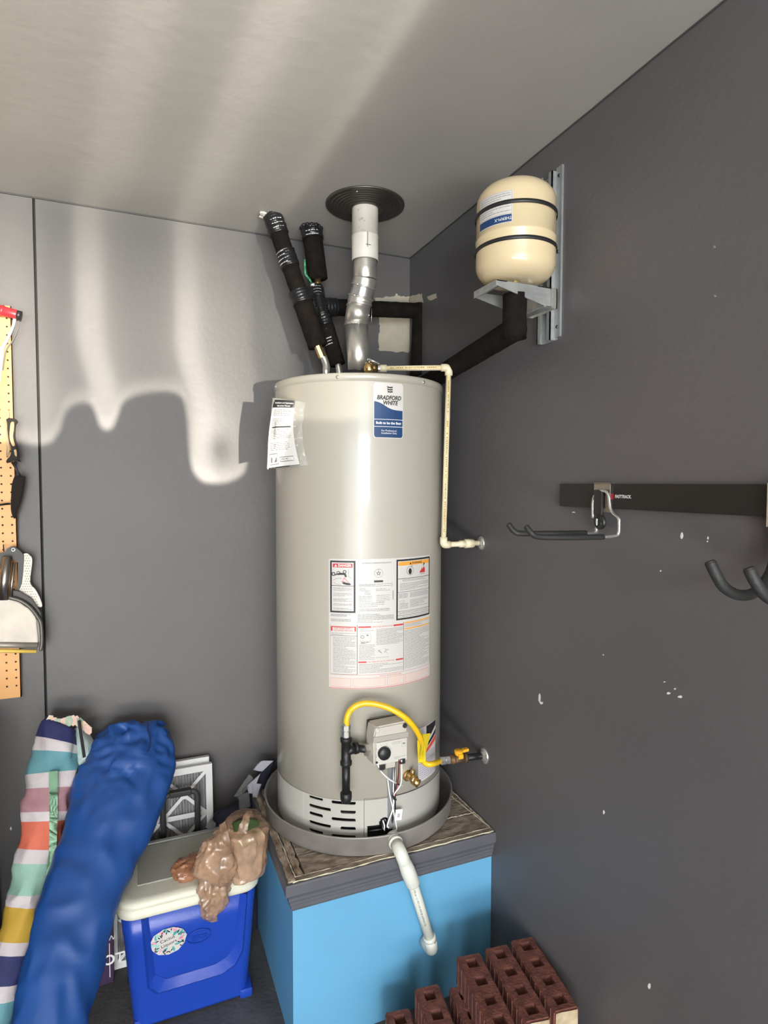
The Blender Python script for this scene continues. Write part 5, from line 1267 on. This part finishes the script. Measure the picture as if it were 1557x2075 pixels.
filt('air_filter', -.783, .598, -.050, -.110, 'white card-framed pleated air filter, front one behind the cooler', True)
filt('air_filter', -.790, .612, -.022, -.082, 'rear air filter, only its top edge showing behind the front one', False)

# ------------------------------------------------------------------ bags leaning on the back wall
def bag_secs(pairs, P, nrm, depth):
    out = []
    P, nrm = Vector(P), Vector(nrm).normalized()
    for i, (ul, vl, ur, vr) in enumerate(pairs):
        a, b = atp(ul, vl, P, nrm), atp(ur, vr, P, nrm); d = depth[i] if isinstance(depth, (list, tuple)) else depth
        hv = (b-a)/2; nn = (nrm - hv.normalized()*nrm.dot(hv.normalized())).normalized()
        out.append(((a+b)/2, hv, nn*d))
    return out
# blue chair carry bag
blue = thing('chair_carry_bag', 'long royal blue nylon carry bag leaning between striped bag and cooler', 'bag', (-1.2, -.4, 0))
bn = Vector((0, -1, 1.15)).normalized(); bP = Vector((-1.05, -.125, .76))
pairs = [(262, 1470, 306, 1466), (222, 1474, 338, 1472), (203, 1490, 352, 1508), (182, 1530, 354, 1552), (155, 1582, 340, 1612), (137, 1643, 322, 1662), (108, 1737, 294, 1740), (85, 1810, 256, 1803), (66, 1875, 230, 1872), (47, 1949, 207, 1962), (14, 2075, 178, 2085), (-6, 2160, 158, 2170), (-10, 2200, 140, 2210)]
dep = [.012, .036, .052, .056, .058, .058, .056, .056, .058, .058, .058, .052, .02]
keys = bag_secs(pairs, bP, bn, dep)
def fold(p, o_):
    along_ = Vector((p.x+.25*p.z, p.y, p.z*.45))
    r = (ridged(along_, 6, 1)-.55)*.012 + (ridged(along_, 15, 2)-.6)*.008
    topf = max(0, (p.z-.62)/.14); r += topf*(ridged(p, 26, 5)-.5)*.016
    return o_*r
def crease0(m, scale, dist, st):
    t = m.node_tree; p = t.nodes['Principled BSDF']; tc = t.nodes.new('ShaderNodeTexCoord'); mp = t.nodes.new('ShaderNodeMapping'); mp.inputs['Scale'].default_value = st; mp.inputs['Rotation'].default_value = (0, .5, 0)
    t.links.new(tc.outputs['Object'], mp.inputs[0]); n1 = t.nodes.new('ShaderNodeTexNoise'); n1.noise_type = 'RIDGED_MULTIFRACTAL'; n1.inputs['Scale'].default_value = scale; n1.inputs['Detail'].default_value = 2
    n1.inputs['Distortion'].default_value = .5; t.links.new(mp.outputs[0], n1.inputs['Vector'])
    b = t.nodes.new('ShaderNodeBump'); b.inputs['Strength'].default_value = .8; b.inputs['Distance'].default_value = dist
    t.links.new(n1.outputs[0], b.inputs['Height']); t.links.new(b.outputs[0], p.inputs['Normal'])
crease0(nylon, 6, .012, (1, .6, .5))
bm = new_bm(); loft(bm, subsecs(keys, 9), 72, disp=fold); obj('bag_body', bm, nylon, blue, 60)
bm = new_bm(); pts = [atp(u, v, bP+bn*.066, bn) for u, v in ((298, 1462), (300, 1480), (305, 1500), (300, 1522))]; tube(bm, spline(pts, 5), .0022, 6); obj('drawstring', bm, mat('navy_cord', (.01, .02, .08), .5), blue)
done(blue)
# striped beach umbrella sleeve
stp = thing('striped_umbrella_bag', 'multicoloured striped beach umbrella bag leaning left of the blue bag', 'bag', (-1.3, -.3, 0))
sn = Vector((0, -1, .50)).normalized(); sP = Vector((-1.2, -.12, .80))
cols_ = {'navy': (.018, .022, .10), 'white': (.50, .46, .48), 'teal': (.10, .26, .31), 'mauve': (.34, .18, .21), 'coral': (.56, .13, .08), 'mint': (.25, .42, .35), 'mustard': (.46, .29, .035)}
sm = [mat(k+'_canvas', v, .75, bump=.3, bscale=200, var=.08, vscale=15) for k, v in cols_.items()]; ix = {k: i for i, k in enumerate(cols_)}
# (left u,v  right u,v)  and colour of the band below
bands = [((96, 1449, 140, 1472), 'navy'), ((86, 1462, 154, 1480), 'navy'), ((75, 1493, 156, 1510), 'white'), ((68, 1521, 157, 1527), 'teal'), ((55, 1562, 157, 1558), 'teal'), ((52, 1571, 157, 1561), 'white'), ((48, 1599, 152, 1594), 'mauve'),
         ((38, 1626, 145, 1632), 'mauve'), ((41, 1646, 140, 1643), 'white'), ((44, 1665, 136, 1662), 'coral'), ((36, 1718, 124, 1721), 'white'), ((29, 1747, 112, 1748), 'mint'), ((18, 1810, 95, 1811), 'white'), ((13, 1833, 88, 1837), 'mustard'),
         ((-3, 1902, 68, 1904), 'white'), ((-8, 1929, 62, 1931), 'navy'), ((-18, 1990, 48, 1987), 'white'), ((-24, 2025, 36, 2020), 'teal'), ((-40, 2095, 20, 2090), 'teal'), ((-48, 2150, 10, 2140), 'teal')]
keys = bag_secs([b[0] for b in bands], sP, sn, [.028, .045]+[.052]*16+[.045, .02])
secs = []; mis = []
for i in range(len(keys)-1):
    part = subsecs(keys[i:i+2], 4)[:-1]; secs += part; mis += [ix[bands[i][1]]]*len(part)
secs.append(keys[-1])
def fold2(p, o_): return o_*((ridged(p, 17, 4)-.6)*.012+(ridged(p, 40, 6)-.6)*.003)
bm = new_bm(); loft(bm, secs, 48, mis=mis, disp=fold2); obj('sleeve', bm, sm, stp, 60)
bm = new_bm(); a = [atp(u, v, sP+sn*.062, sn) for u, v in ((99, 1563), (100, 1620), (100, 1680), (98, 1740), (92, 1775))]; b = [atp(u, v, sP+sn*.062, sn) for u, v in ((117, 1562), (117, 1620), (116, 1680), (113, 1730), (103, 1765))]
va = [bm.verts.new(p) for p in spline(a, 5)]; vb = [bm.verts.new(p) for p in spline(b, 5)]
for i in range(len(va)-1): bm.faces.new((va[i], vb[i], vb[i+1], va[i+1]))
bmesh.ops.solidify(bm, geom=bm.faces[:], thickness=.002); obj('carry_strap', bm, mat('pale_green_webbing', (.36, .60, .42), .7, var=.12, vscale=30, bump=.6, bscale=300), stp, label='pale green carry strap')
# folded canopy peeking from the open top: pale teal panes, black cord, petals of fabric
bm = new_bm(); kk = bag_secs([(150, 1478, 168, 1470), (152, 1490, 186, 1495), (156, 1520, 192, 1518), (158, 1548, 188, 1535), (160, 1566, 176, 1560)], sP+Vector((0, .02, 0)), sn, [.02, .035, .04, .03, .015])
loft(bm, subsecs(kk, 4), 24, disp=fold2); obj('folded_canopy', bm, mat('pale_teal_canvas', (.30, .44, .43), .6, col2=(.55, .62, .58), vscale=20), stp, 50)
bm = new_bm(); tube(bm, [atp(u, v, sP+sn*.055, sn) for u, v in ((160, 1460), (165, 1495), (171, 1535))], .0045, 8); obj('drawstring', bm, blackpl, stp)
rnd = random.Random(3)
for k in range(11):
    t = k/10; c = atp(104+t*70, 1450+6*math.sin(t*7)+16*t*t, sP+sn*.035, sn); bm = new_bm(); an = -1.9+t*1.5
    d = (RR*math.cos(an*-1-PI/2) + UU*math.sin(-an-PI/2)); d = (RR*(t-.3)*.8 - UU).normalized(); s_ = d.cross(sn).normalized()
    P = [c-s_*.006, c+d*.016-s_*.011, c+d*.030-s_*.004, c+d*.032+s_*.004, c+d*.018+s_*.011, c+s_*.006]
    poly(bm, [p+sn*(.004+.005*rnd.random()) for p in P], .002, sn); obj('fabric_petal', bm, [mat('cream_petal', (.60, .48, .36), .7), mat('pink_petal', (.62, .42, .36), .7), mat('sage_petal', (.30, .40, .30), .7)][k % 3], stp)
done(stp)

# ------------------------------------------------------------------ purple carton
pb_ = atz(231, 1990, .0)
bx = thing('purple_carton', 'dark purple printed carton on the floor behind the blue bag', 'box', (pb_.x-.11, pb_.y+.05, 0))
bm = new_bm(); X1 = pb_.x; Yf = pb_.y; box(bm, X1-.22, X1, Yf, min(-.03, Yf+.16), 0, .30, None, .002); obj('carton', bm, mat('dark_purple_card', (.035, .014, .055), .5), bx)
bm = new_bm(); cl_ = aty(226, 1945, Yf-.0008); merge(bm, text_bm('OT', .045, lambda x, y: Vector((cl_.x+x+.006, Yf-.0008, cl_.z+y)), bold=.001))
c2 = aty(222, 1902, Yf-.0008); merge(bm, text_bm('EW', .022, lambda x, y: Vector((c2.x+x, Yf-.0008, c2.z+y)))); obj('carton_lettering', bm, whitei, bx)
bm = new_bm(); box(bm, X1-.012, X1-.010, Yf-.0010, Yf-.0002, .02, .13); obj('carton_line', bm, whitei, bx); done(bx)

# ------------------------------------------------------------------ container in a crumpled shopping bag, on the cooler lid
lz = clz+.052
tc_ = atz(496, 1770, lz); tcx, tcy = tc_.x, tc_.y+.0
tb = thing('green_rimmed_tub', 'round white tub with a green rim inside the brown plastic bag', 'tub', (tcx, tcy, lz))
bm = new_bm(); lathe(bm, [(0, 0), (.046, 0), (.048, .003), (.055, .118), (.055, .120), (0, .120)], (tcx, tcy, lz+.002), seg=40); obj('tub_body', bm, mat('cream_tub', (.62, .56, .46), .5), tb, 40)
bm = new_bm(); lathe(bm, [(.055, .116), (.0585, .116), (.059, .128), (.056, .131), (.050, .129), (0, .128)], (tcx, tcy, lz+.002), seg=40); obj('tub_lid', bm, mat('green_lid', (.16, .30, .12), .4), tb, 40); done(tb)
film = mat('brown_shopping_bag_film', (.44, .27, .17), .26, alpha=.74, spec=.8, bump=1, bscale=70, var=.25, vscale=18)
def crease(m, scale, dist, st=(1, 1, .55)):
    t = m.node_tree; p = t.nodes['Principled BSDF']; tc = t.nodes.new('ShaderNodeTexCoord'); mp = t.nodes.new('ShaderNodeMapping'); mp.inputs['Scale'].default_value = st
    t.links.new(tc.outputs['Object'], mp.inputs[0]); n1 = t.nodes.new('ShaderNodeTexNoise'); n1.noise_type = 'RIDGED_MULTIFRACTAL'; n1.inputs['Scale'].default_value = scale; n1.inputs['Detail'].default_value = 3
    n1.inputs['Distortion'].default_value = .6; t.links.new(mp.outputs[0], n1.inputs['Vector'])
    b = t.nodes.new('ShaderNodeBump'); b.inputs['Strength'].default_value = 1; b.inputs['Distance'].default_value = dist
    t.links.new(n1.outputs[0], b.inputs['Height']); t.links.new(b.outputs[0], p.inputs['Normal'])
film = mat('brown_shopping_bag_film_', (.42, .265, .17), .26, alpha=.70, spec=1.0, var=.35, vscale=22); crease(film, 26, .007)
bag = thing('plastic_shopping_bag', 'crumpled translucent brown plastic bag draped over the cooler lid edge', 'bag', (tcx-.05, tcy, lz))
def crum(sc1, a1, seed, a2=.003):
    return lambda p, o_: o_*((ridged(p, sc1*.6, seed)-.5)*a1*.7 + (ridged((p.x, p.y, p.z*.4), sc1*1.8, seed+3)-.5)*a2*2.2 + (ridged((p.x*.5, p.y, p.z), sc1*3.5, seed+5)-.5)*a2)
bm = new_bm(); S = []
for r_b, z_ in ((.030, .001), (.050, .002), (.056, .012), (.059, .04), (.062, .08), (.064, .115), (.066, .132), (.060, .143), (.040, .150)):
    S.append((Vector((tcx, tcy, lz+.002+z_)), Vector((r_b, 0, 0)), Vector((0, r_b, 0))))
loft(bm, subsecs(S, 5), 72, cap=False, disp=lambda p, o_: o_*max(0, (ridged(p*Vector((1, 1, 1)).x if False else Vector((p.x, p.y, p.z*.35)), 42, 2)-.45)*.012)); obj('bag_wrap', bm, film, bag, 60)
# twisted neck and handles thrown over the top
def ribbon(pix_a, pix_b, m, name, parent, th=.0012, n=7, wob=.003, seed=1):
    """pix: (u, v, y) edge points"""
    A = spline([aty(u, v, y) for u, v, y in pix_a], n); B = spline([aty(u, v, y) for u, v, y in pix_b], n); k = 6
    bm = new_bm(); V = []
    for a, b in zip(A, B):
        V.append([bm.verts.new(a.lerp(b, j/k) + Vector((0, 1, 0))*((ridged(a.lerp(b, j/k), 60, seed)-.6)*wob)) for j in range(k+1)])
    for i in range(len(V)-1):
        for j in range(k): bm.faces.new((V[i][j], V[i+1][j], V[i+1][j+1], V[i][j+1]))
    bmesh.ops.solidify(bm, geom=bm.faces[:], thickness=th); return obj(name, bm, m, parent, 60)
yb_ = tcy-.062
ribbon([(444, 1672, tcy-.03), (450, 1700, yb_-.004), (462, 1745, yb_-.004), (475, 1778, yb_)], [(456, 1664, tcy-.03), (466, 1700, yb_-.010), (474, 1745, yb_-.008), (486, 1782, yb_)], film, 'bag_handle', bag, wob=.006)
ribbon([(446, 1680, tcy-.02), (465, 1652, tcy-.01), (492, 1638, tcy+.02), (520, 1640, tcy+.03)], [(458, 1690, tcy-.05), (474, 1664, tcy-.05), (500, 1650, tcy-.04), (532, 1650, tcy-.02)], film, 'bag_handle', bag, wob=.006, seed=3)
ribbon([(500, 1642, tcy-.03), (490, 1662, tcy-.055), (478, 1690, tcy-.068)], [(512, 1644, tcy-.03), (505, 1664, tcy-.058), (500, 1690, tcy-.070)], film, 'bag_handle', bag, wob=.006, seed=4)
# body of loose film to the left and the tongue hanging over the lid edge
def dsecs(lst):
    out = []
    for (ul, vl, ur, vr, y, d) in lst:
        a, b = aty(ul, vl, y), aty(ur, vr, y); out.append(((a+b)/2, (b-a)/2, Vector((0, -d, d*.35))))
    return out
yl = cyf
S = dsecs([(452, 1672, 470, 1668, tcy-.01, .012), (436, 1690, 474, 1695, tcy-.03, .025), (415, 1712, 478, 1740, tcy-.04, .035), (402, 1738, 474, 1775, tcy-.05, .034), (398, 1765, 462, 1792, tcy-.055, .022), (402, 1778, 450, 1800, tcy-.05, .012)])
bm = new_bm(); loft(bm, subsecs(S, 7), 56, disp=crum(30, .016, 1, .004)); obj('loose_film', bm, film, bag, 60)
S = dsecs([(394, 1727, 410, 1724, -.345, .008), (372, 1738, 424, 1738, -.355, .024), (354, 1755, 434, 1757, -.375, .030), (348, 1771, 432, 1774, -.39, .026), (352, 1785, 416, 1789, -.40, .016), (366, 1792, 396, 1793, -.40, .006)])
bm = new_bm(); loft(bm, subsecs(S, 7), 48, disp=crum(34, .014, 6, .004)); obj('loose_film', bm, mat('rust_bag_film', (.36, .15, .075), .24, alpha=.72, spec=1.0, var=.3, vscale=20), bag, 60); crease(MATS['rust_bag_film'], 26, .007)
S = dsecs([(396, 1748, 412, 1738, -.42, .010), (394, 1768, 450, 1752, -.435, .022), (399, 1795, 466, 1785, yl-.012, .022), (402, 1820, 462, 1818, yl-.022, .018), (404, 1845, 447, 1848, yl-.020, .013), (408, 1858, 436, 1864, yl-.016, .008), (420, 1866, 430, 1869, yl-.014, .003)])
bm = new_bm(); loft(bm, subsecs(S, 7), 56, disp=crum(36, .012, 9, .004)); obj('hanging_tongue', bm, film, bag, 60)
done(bag)

# ------------------------------------------------------------------ navy and white strapped bag between filters and platform
nv = thing('navy_tote', 'navy and white striped cloth tote slumped behind the cooler', 'bag', (-.72, -.12, .4))
navy = mat('navy_cloth', (.012, .012, .030), .75, bump=.4, bscale=150); wc_ = mat('white_cloth', (.66, .66, .74), .7, bump=.3, bscale=150); gc_ = mat('grey_cloth', (.30, .30, .31), .7, bump=.3, bscale=150)
S = dsecs([(540, 1540, 562, 1538, -.06, .02), (515, 1580, 545, 1575, -.08, .03), (490, 1620, 532, 1615, -.10, .034), (440, 1645, 528, 1640, -.11, .03), (425, 1675, 524, 1670, -.12, .026), (400, 1690, 520, 1700, -.13, .022), (395, 1730, 520, 1730, -.125, .02), (395, 1800, 520, 1790, -.12, .02), (400, 1950, 520, 1940, -.115, .02)])
for i in range(len(S)): pass
bm = new_bm(); loft(bm, subsecs(S, 5), 40, disp=crum(22, .008, 5, .002)); obj('tote_body', bm, navy, nv, 60)
def rib(a, b, m, name, **k): return ribbon(a, b, m, name, nv, .0022, **k)
rib([(528, 1542, -.125), (513, 1560, -.13)], [(555, 1541, -.13), (531, 1564, -.14)], wc_, 'white_stripe', seed=1)
rib([(505, 1569, -.135), (490, 1590, -.15), (474, 1614, -.17)], [(513, 1576, -.14), (502, 1593, -.155), (486, 1616, -.17)], gc_, 'grey_strap', seed=2)
rib([(531, 1564, -.14), (500, 1592, -.155), (478, 1612, -.165)], [(536, 1560, -.145), (508, 1590, -.16), (484, 1622, -.17)], mat('olive_strap', (.20, .20, .18), .7), 'grey_strap', seed=3)
rib([(500, 1592, -.165), (504, 1608, -.17)], [(528, 1568, -.165), (511, 1608, -.175)], wc_, 'white_stripe', seed=4)
rib([(511, 1588, -.17), (512, 1615, -.175)], [(530, 1588, -.17), (521, 1616, -.18)], wc_, 'white_stripe', seed=5)
rib([(484, 1612, -.17), (484, 1642, -.175)], [(505, 1604, -.17), (508, 1635, -.175)], gc_, 'grey_strap', seed=6)
rib([(428, 1658, -.165), (416, 1676, -.17)], [(438, 1668, -.17), (436, 1690, -.18)], gc_, 'grey_strap', seed=7)
done(nv)

# ------------------------------------------------------------------ pegboard and what hangs on it
PYF = -.018
px1 = aty(21, 645, PYF).x; pzb = aty(36, 1413, PYF).z; pztop = aty(10, 612, PYF).z+.0
pg = thing('pegboard', 'orange perforated hardboard fixed to the back wall at the left edge', 'pegboard', (px1-.3, 0, pzb))
bm = new_bm(); hs = .0254; ncol, nrow = 24, 48; hx1 = aty(13.4, 645, PYF).x; hz1 = aty(13.4, 645, PYF).z
xs3 = [px1]+[hx1+.5*hs-i*hs for i in range(0, ncol+1)]
X0b = xs3[-1]; zt0 = hz1+.5*hs+hs*0; 
ztop = pztop+.0
# top rows: a few holes up to the top edge
cells = []
for i in range(ncol):
    for j in range(-1, nrow):
        c = (hx1-i*hs, hz1-j*hs)
        if c[1]-hs/2 < pzb+.002 or c[1]+hs/2 > ztop+.03: continue
        cells.append(c)
zlo = min(c[1] for c in cells)-hs/2; zhi = max(c[1] for c in cells)+hs/2
for cxx, czz in cells:
    sq = [bm.verts.new((cxx+hs/2*a, PYF, czz+hs/2*b)) for a, b in ((1, 0), (1, 1), (0, 1), (-1, 1), (-1, 0), (-1, -1), (0, -1), (1, -1))]
    ho = [bm.verts.new((cxx+.0030*math.cos(PI/4*k), PYF, czz+.0030*math.sin(PI/4*k))) for k in range(8)]
    hb = [bm.verts.new((cxx+.0030*math.cos(PI/4*k), PYF+.005, czz+.0030*math.sin(PI/4*k))) for k in range(8)]
    for k in range(8):
        bm.faces.new((sq[k], ho[k], ho[(k+1) % 8], sq[(k+1) % 8])); f = bm.faces.new((ho[k], hb[k], hb[(k+1) % 8], ho[(k+1) % 8])); f.material_index = 1
xr = hx1+hs/2; xl = hx1-(ncol-.5)*hs
bmesh.ops.remove_doubles(bm, verts=bm.verts[:], dist=1e-5)
box(bm, xr, px1, PYF, PYF+.005, pzb, zhi); box(bm, xl, xr, PYF, PYF+.005, pzb, zlo)
obj('perforated_panel', bm, [pegm, peghole], pg)
bm = new_bm(); box(bm, xl, px1-.004, PYF+.005, PYF+.008, pzb+.002, zhi-.002); obj('panel_back', bm, peghole, pg)
bm = new_bm(); box(bm, xl, xl+.03, PYF+.008, -.0005, pzb+.02, zhi-.02); box(bm, px1-.05, px1-.02, PYF+.008, -.0005, pzb+.02, zhi-.02); obj('batten', bm, mat('pine_batten', (.35, .24, .14), .7), pg); done(pg)
# red-handled scraper / saw
y_ = -.05
sw_ = thing('red_handled_saw', 'red-handled hand saw with grey curved frame hung at the pegboard top', 'saw', aty(10, 640, y_))
bm = new_bm(); a = aty(-40, 618, y_); b = aty(36, 638, y_-.004); d = (b-a); tube(bm, [a, a+d*.55, a+d*.56, a+d*.62, a+d*.63, a+d*.97, b], [.0155, .0155, .017, .017, .0148, .0140, .0125], 24); obj('handle', bm, mat('red_plastic', (.55, .03, .04), .35, coat=.3), sw_, 30)
bm = new_bm(); tube(bm, [a+d*.96, b+d.normalized()*.010], .0135, 20); obj('end_cap', bm, blackpl, sw_, 30, 'black end cap')
fm = mat('grey_frame_metal', (.28, .27, .26), .4, .7)
def flatbar(pix, y, w_, th, name, m, parent):
    P = spline([aty(u, v, y) for u, v in pix], 5); bm = new_bm(); tube(bm, P, w_, 4)
    for v in bm.verts: v.co.y = y+(v.co.y-y)*th
    return obj(name, bm, m, parent)
flatbar([(30, 643), (27, 660), (14, 690), (6, 706), (2, 740), (-3, 780)], y_-.002, .0055, .35, 'frame_bar', fm, sw_)
flatbar([(38, 650), (36, 668), (26, 690), (12, 712), (6, 750)], y_+.003, .0024, .5, 'frame_bar', mat('dark_frame_metal', (.10, .09, .09), .5, .5), sw_)
bm = new_bm(); P = [aty(u, v, y_-.006) for u, v in ((-14, 700), (4, 702), (2, 727), (-14, 724))]; poly(bm, P, .001, (0, -1, 0)); o = obj('price_sticker', bm, whitei, sw_)
bm = new_bm()
for k in range(7): P0_ = aty(-3, 704+k*3, y_-.0065); box(bm, P0_.x-.006, P0_.x+.006, P0_.y-.0003, P0_.y, P0_.z-.0008, P0_.z+.0005)
obj('sticker_print', bm, ink, o); done(sw_)
# pruning saw with wooden grips
kn = thing('sheathed_hand_saw', 'wood-gripped hand saw with dark blade hanging on the pegboard edge', 'saw', aty(22, 900, -.04))
def outline(pix, y, th, name, m, parent, n=4, bev=0):
    P = [aty(u, v, y) for u, v in pix]; P = spline(P+[P[0]], n)[:-1]; bm = new_bm(); poly(bm, P, th, (0, -1, 0))
    if bev: bmesh.ops.bevel(bm, geom=[e for e in bm.edges if len(e.link_faces) == 2 and e.calc_face_angle(0) > .8], offset=bev, segments=2, affect='EDGES')
    return obj(name, bm, m, parent, 50)
yk = -.058
outline([(11, 849), (20, 847), (31, 849), (35, 855), (31, 862), (30, 885), (34, 905), (36, 915), (38, 930), (41, 935), (28, 934), (13, 938), (13, 932), (21, 922), (22, 908), (16, 885), (14, 858)], yk, .016, 'grip_core', mat('black_brown_grip', (.016, .013, .010), .6, spec=.2), kn, 4, .003)
outline([(21, 856), (28, 854), (28, 870), (26, 885), (30, 903), (24, 902), (19, 885)], yk-.003, .010, 'wood_scale', mat('oak_scale', (.40, .25, .10), .45, var=.2, vscale=20), kn, 3, .002)
outline([(7, 853), (14, 855), (14, 880), (20, 906), (18, 918), (13, 928), (12, 905), (7, 880)], yk+.002, .010, 'wood_scale', mat('oak_scale', (.40, .25, .10)), kn, 3, .002)
outline([(28, 912), (33, 911), (34, 925), (30, 922)], yk-.003, .006, 'wood_scale', mat('oak_scale', (.40, .25, .10)), kn, 2)
bm = new_bm(); tube(bm, [aty(24, 936, yk+.008), aty(34, 952, yk+.010), aty(43, 966, yk+.010)], .0030, 8); tube(bm, [aty(28, 936, yk+.008), aty(40, 966, yk+.012)], .0018, 6); obj('folding_rod', bm, blackpl, kn, 50)
outline([(30, 963), (45, 964), (50, 968), (46, 995), (40, 1020), (34, 1035), (29, 1052), (22, 1035), (22, 1005), (24, 980)], yk+.012, .012, 'blade_sheath', mat('dark_brown_leather', (.014, .010, .008), .7, spec=.15), kn, 4, .002)
bm = new_bm(); tube(bm, [aty(18.5, 828, -.018), aty(19, 836, -.035), aty(19.5, 850, -.050)], .0010, 6); obj('hanging_wire', bm, chrome, kn)
done(kn)
bm = new_bm(); tube(bm, [aty(20, 1021, -.022), aty(14, 1021, -.040), aty(-20, 1026, -.046), aty(-60, 1030, -.046)], .0032, 8); o = obj('peg_hook', bm, iron, None, 50); tag(o, 'thin dark metal rod sticking out across the pegboard below the saw', 'hook')
# dust pans
wd_ = thing('white_dustpan', 'white perforated dustpan hanging behind the grey metal dustpan', 'dustpan', aty(60, 1170, -.04))
outline([(48, 1122), (56, 1122), (64, 1130), (65, 1142), (61, 1180), (72, 1195), (82, 1215), (84, 1230), (60, 1225), (38, 1198), (37, 1194), (44, 1175), (46, 1150)], -.045, .006, 'pan_sheet', mat('cream_plastic', (.70, .66, .58), .5), wd_, 4, .001)
bm = new_bm(); rnd = random.Random(1)
for i in range(9):
    for j in range(22):
        u = 42+i*4.6+(j % 2)*2.3; v = 1126+j*5.2
        if v < 1180: ok = 49 < u < 61
        elif v < 1200: ok = 42 < u < 66
        else: ok = 56+(v-1200)*.6 < u < 72+(v-1200)*.3
        if ok: c = aty(u, v, -.0452); P = [bm.verts.new(c+Vector((.0018*math.cos(t), 0, .0015*math.sin(t)))) for t in [2*PI*k/6 for k in range(6)]]; bm.faces.new(P)
o = obj('perforations', bm, mat('brown_hole', (.22, .15, .11), .8), wd_); done(wd_)
mdp = thing('metal_dustpan', 'grey metal dustpan with a tube handle and yellow lip on the pegboard', 'dustpan', aty(30, 1250, -.06))
gm_ = mat('dull_grey_metal', (.33, .30, .26), .45, .4, var=.15, vscale=12); gd_ = mat('dark_grey_metal', (.13, .12, .11), .45, .5)
outline([(-60, 1214), (20, 1214), (40, 1222), (58, 1234), (70, 1248), (73, 1256), (77, 1300), (76, 1304), (-60, 1304)], -.075, .006, 'pan_floor', gm_, mdp, 1, .002)
bm = new_bm()
rimP = [aty(u, v, -.073) for u, v in ((18, 1211), (40, 1217), (60, 1230), (76, 1250), (83, 1265), (85, 1300), (82, 1318))]
tube(bm, spline(rimP, 6), .0055, 10); obj('raised_rim', bm, gd_, mdp, 50)
outline([(24, 1196), (38, 1198), (62, 1212), (82, 1240), (86, 1262), (82, 1262), (70, 1246), (50, 1226), (24, 1211)], -.062, .012, 'pan_back', mat('charcoal_metal', (.03, .027, .024), .5), mdp, 1, .001)
outline([(72, 1250), (82, 1262), (85, 1300), (80, 1322), (76, 1320), (77, 1300), (74, 1262)], -.068, .014, 'side_wall', gd_, mdp, 1, .001)
bm = new_bm(); p0, p1_ = aty(-60, 1306, -.078), aty(77, 1308, -.078); tube(bm, [p0, p1_], .0085, 12); obj('lip_fold', bm, gm_, mdp, 50)
bm = new_bm(); p0, p1_ = aty(-60, 1318, -.076), aty(74, 1320, -.076); tube(bm, [p0, p1_], .006, 8); obj('yellow_lip', bm, mat('yellow_rubber', (.70, .48, .10), .5), mdp, 50, 'yellow lip')
bm = new_bm(); tube(bm, [aty(14, 1128, -.06), aty(6, 1216, -.075)], .013, 24); obj('tube_handle', bm, mat('brushed_steel', (.40, .38, .35), .3, 1), mdp, 50)
for u0, u1 in ((29, 21), (-4, -12)):
    bm = new_bm(); tube(bm, [aty(u0, 1140, -.055), aty(u1, 1214, -.072)], .0042, 10); obj('side_rod', bm, mat('brushed_steel', (.4, .4, .4)), mdp, 50)
outline([(-10, 1122), (8, 1120), (14, 1112), (26, 1107), (34, 1111), (46, 1122), (48, 1136), (44, 1180), (38, 1196), (34, 1196), (36, 1140), (10, 1132), (6, 1150), (-10, 1150)], -.050, .010, 'hanger_plate', mat('charcoal_metal', (.05, .045, .04)), mdp, 2)
bm = new_bm(); c = aty(27, 1114, -.0505); bead(bm, c, (0, 1, 0), .0045, .0014); obj('hang_ring', bm, chrome, mdp, 50)
bm = new_bm(); tube(bm, [aty(7, 1104, -.02), aty(7, 1108, -.048), aty(8, 1118, -.050)], .0018, 6); obj('wire_hook', bm, iron, mdp); done(mdp)

for o in bpy.data.objects:
    if o.type == 'MESH' and o.parent and any(k in o.name for k in ('fine_print', 'black_print', 'red_print', 'orange_print', 'white_print', 'leaf_print', 'tape_print', 'tag_print', 'pipe_print', 'perforations', 'scuff', 'crumbs', 'sticker_print', 'valve_markings')):
        o['kind'] = 'stuff'
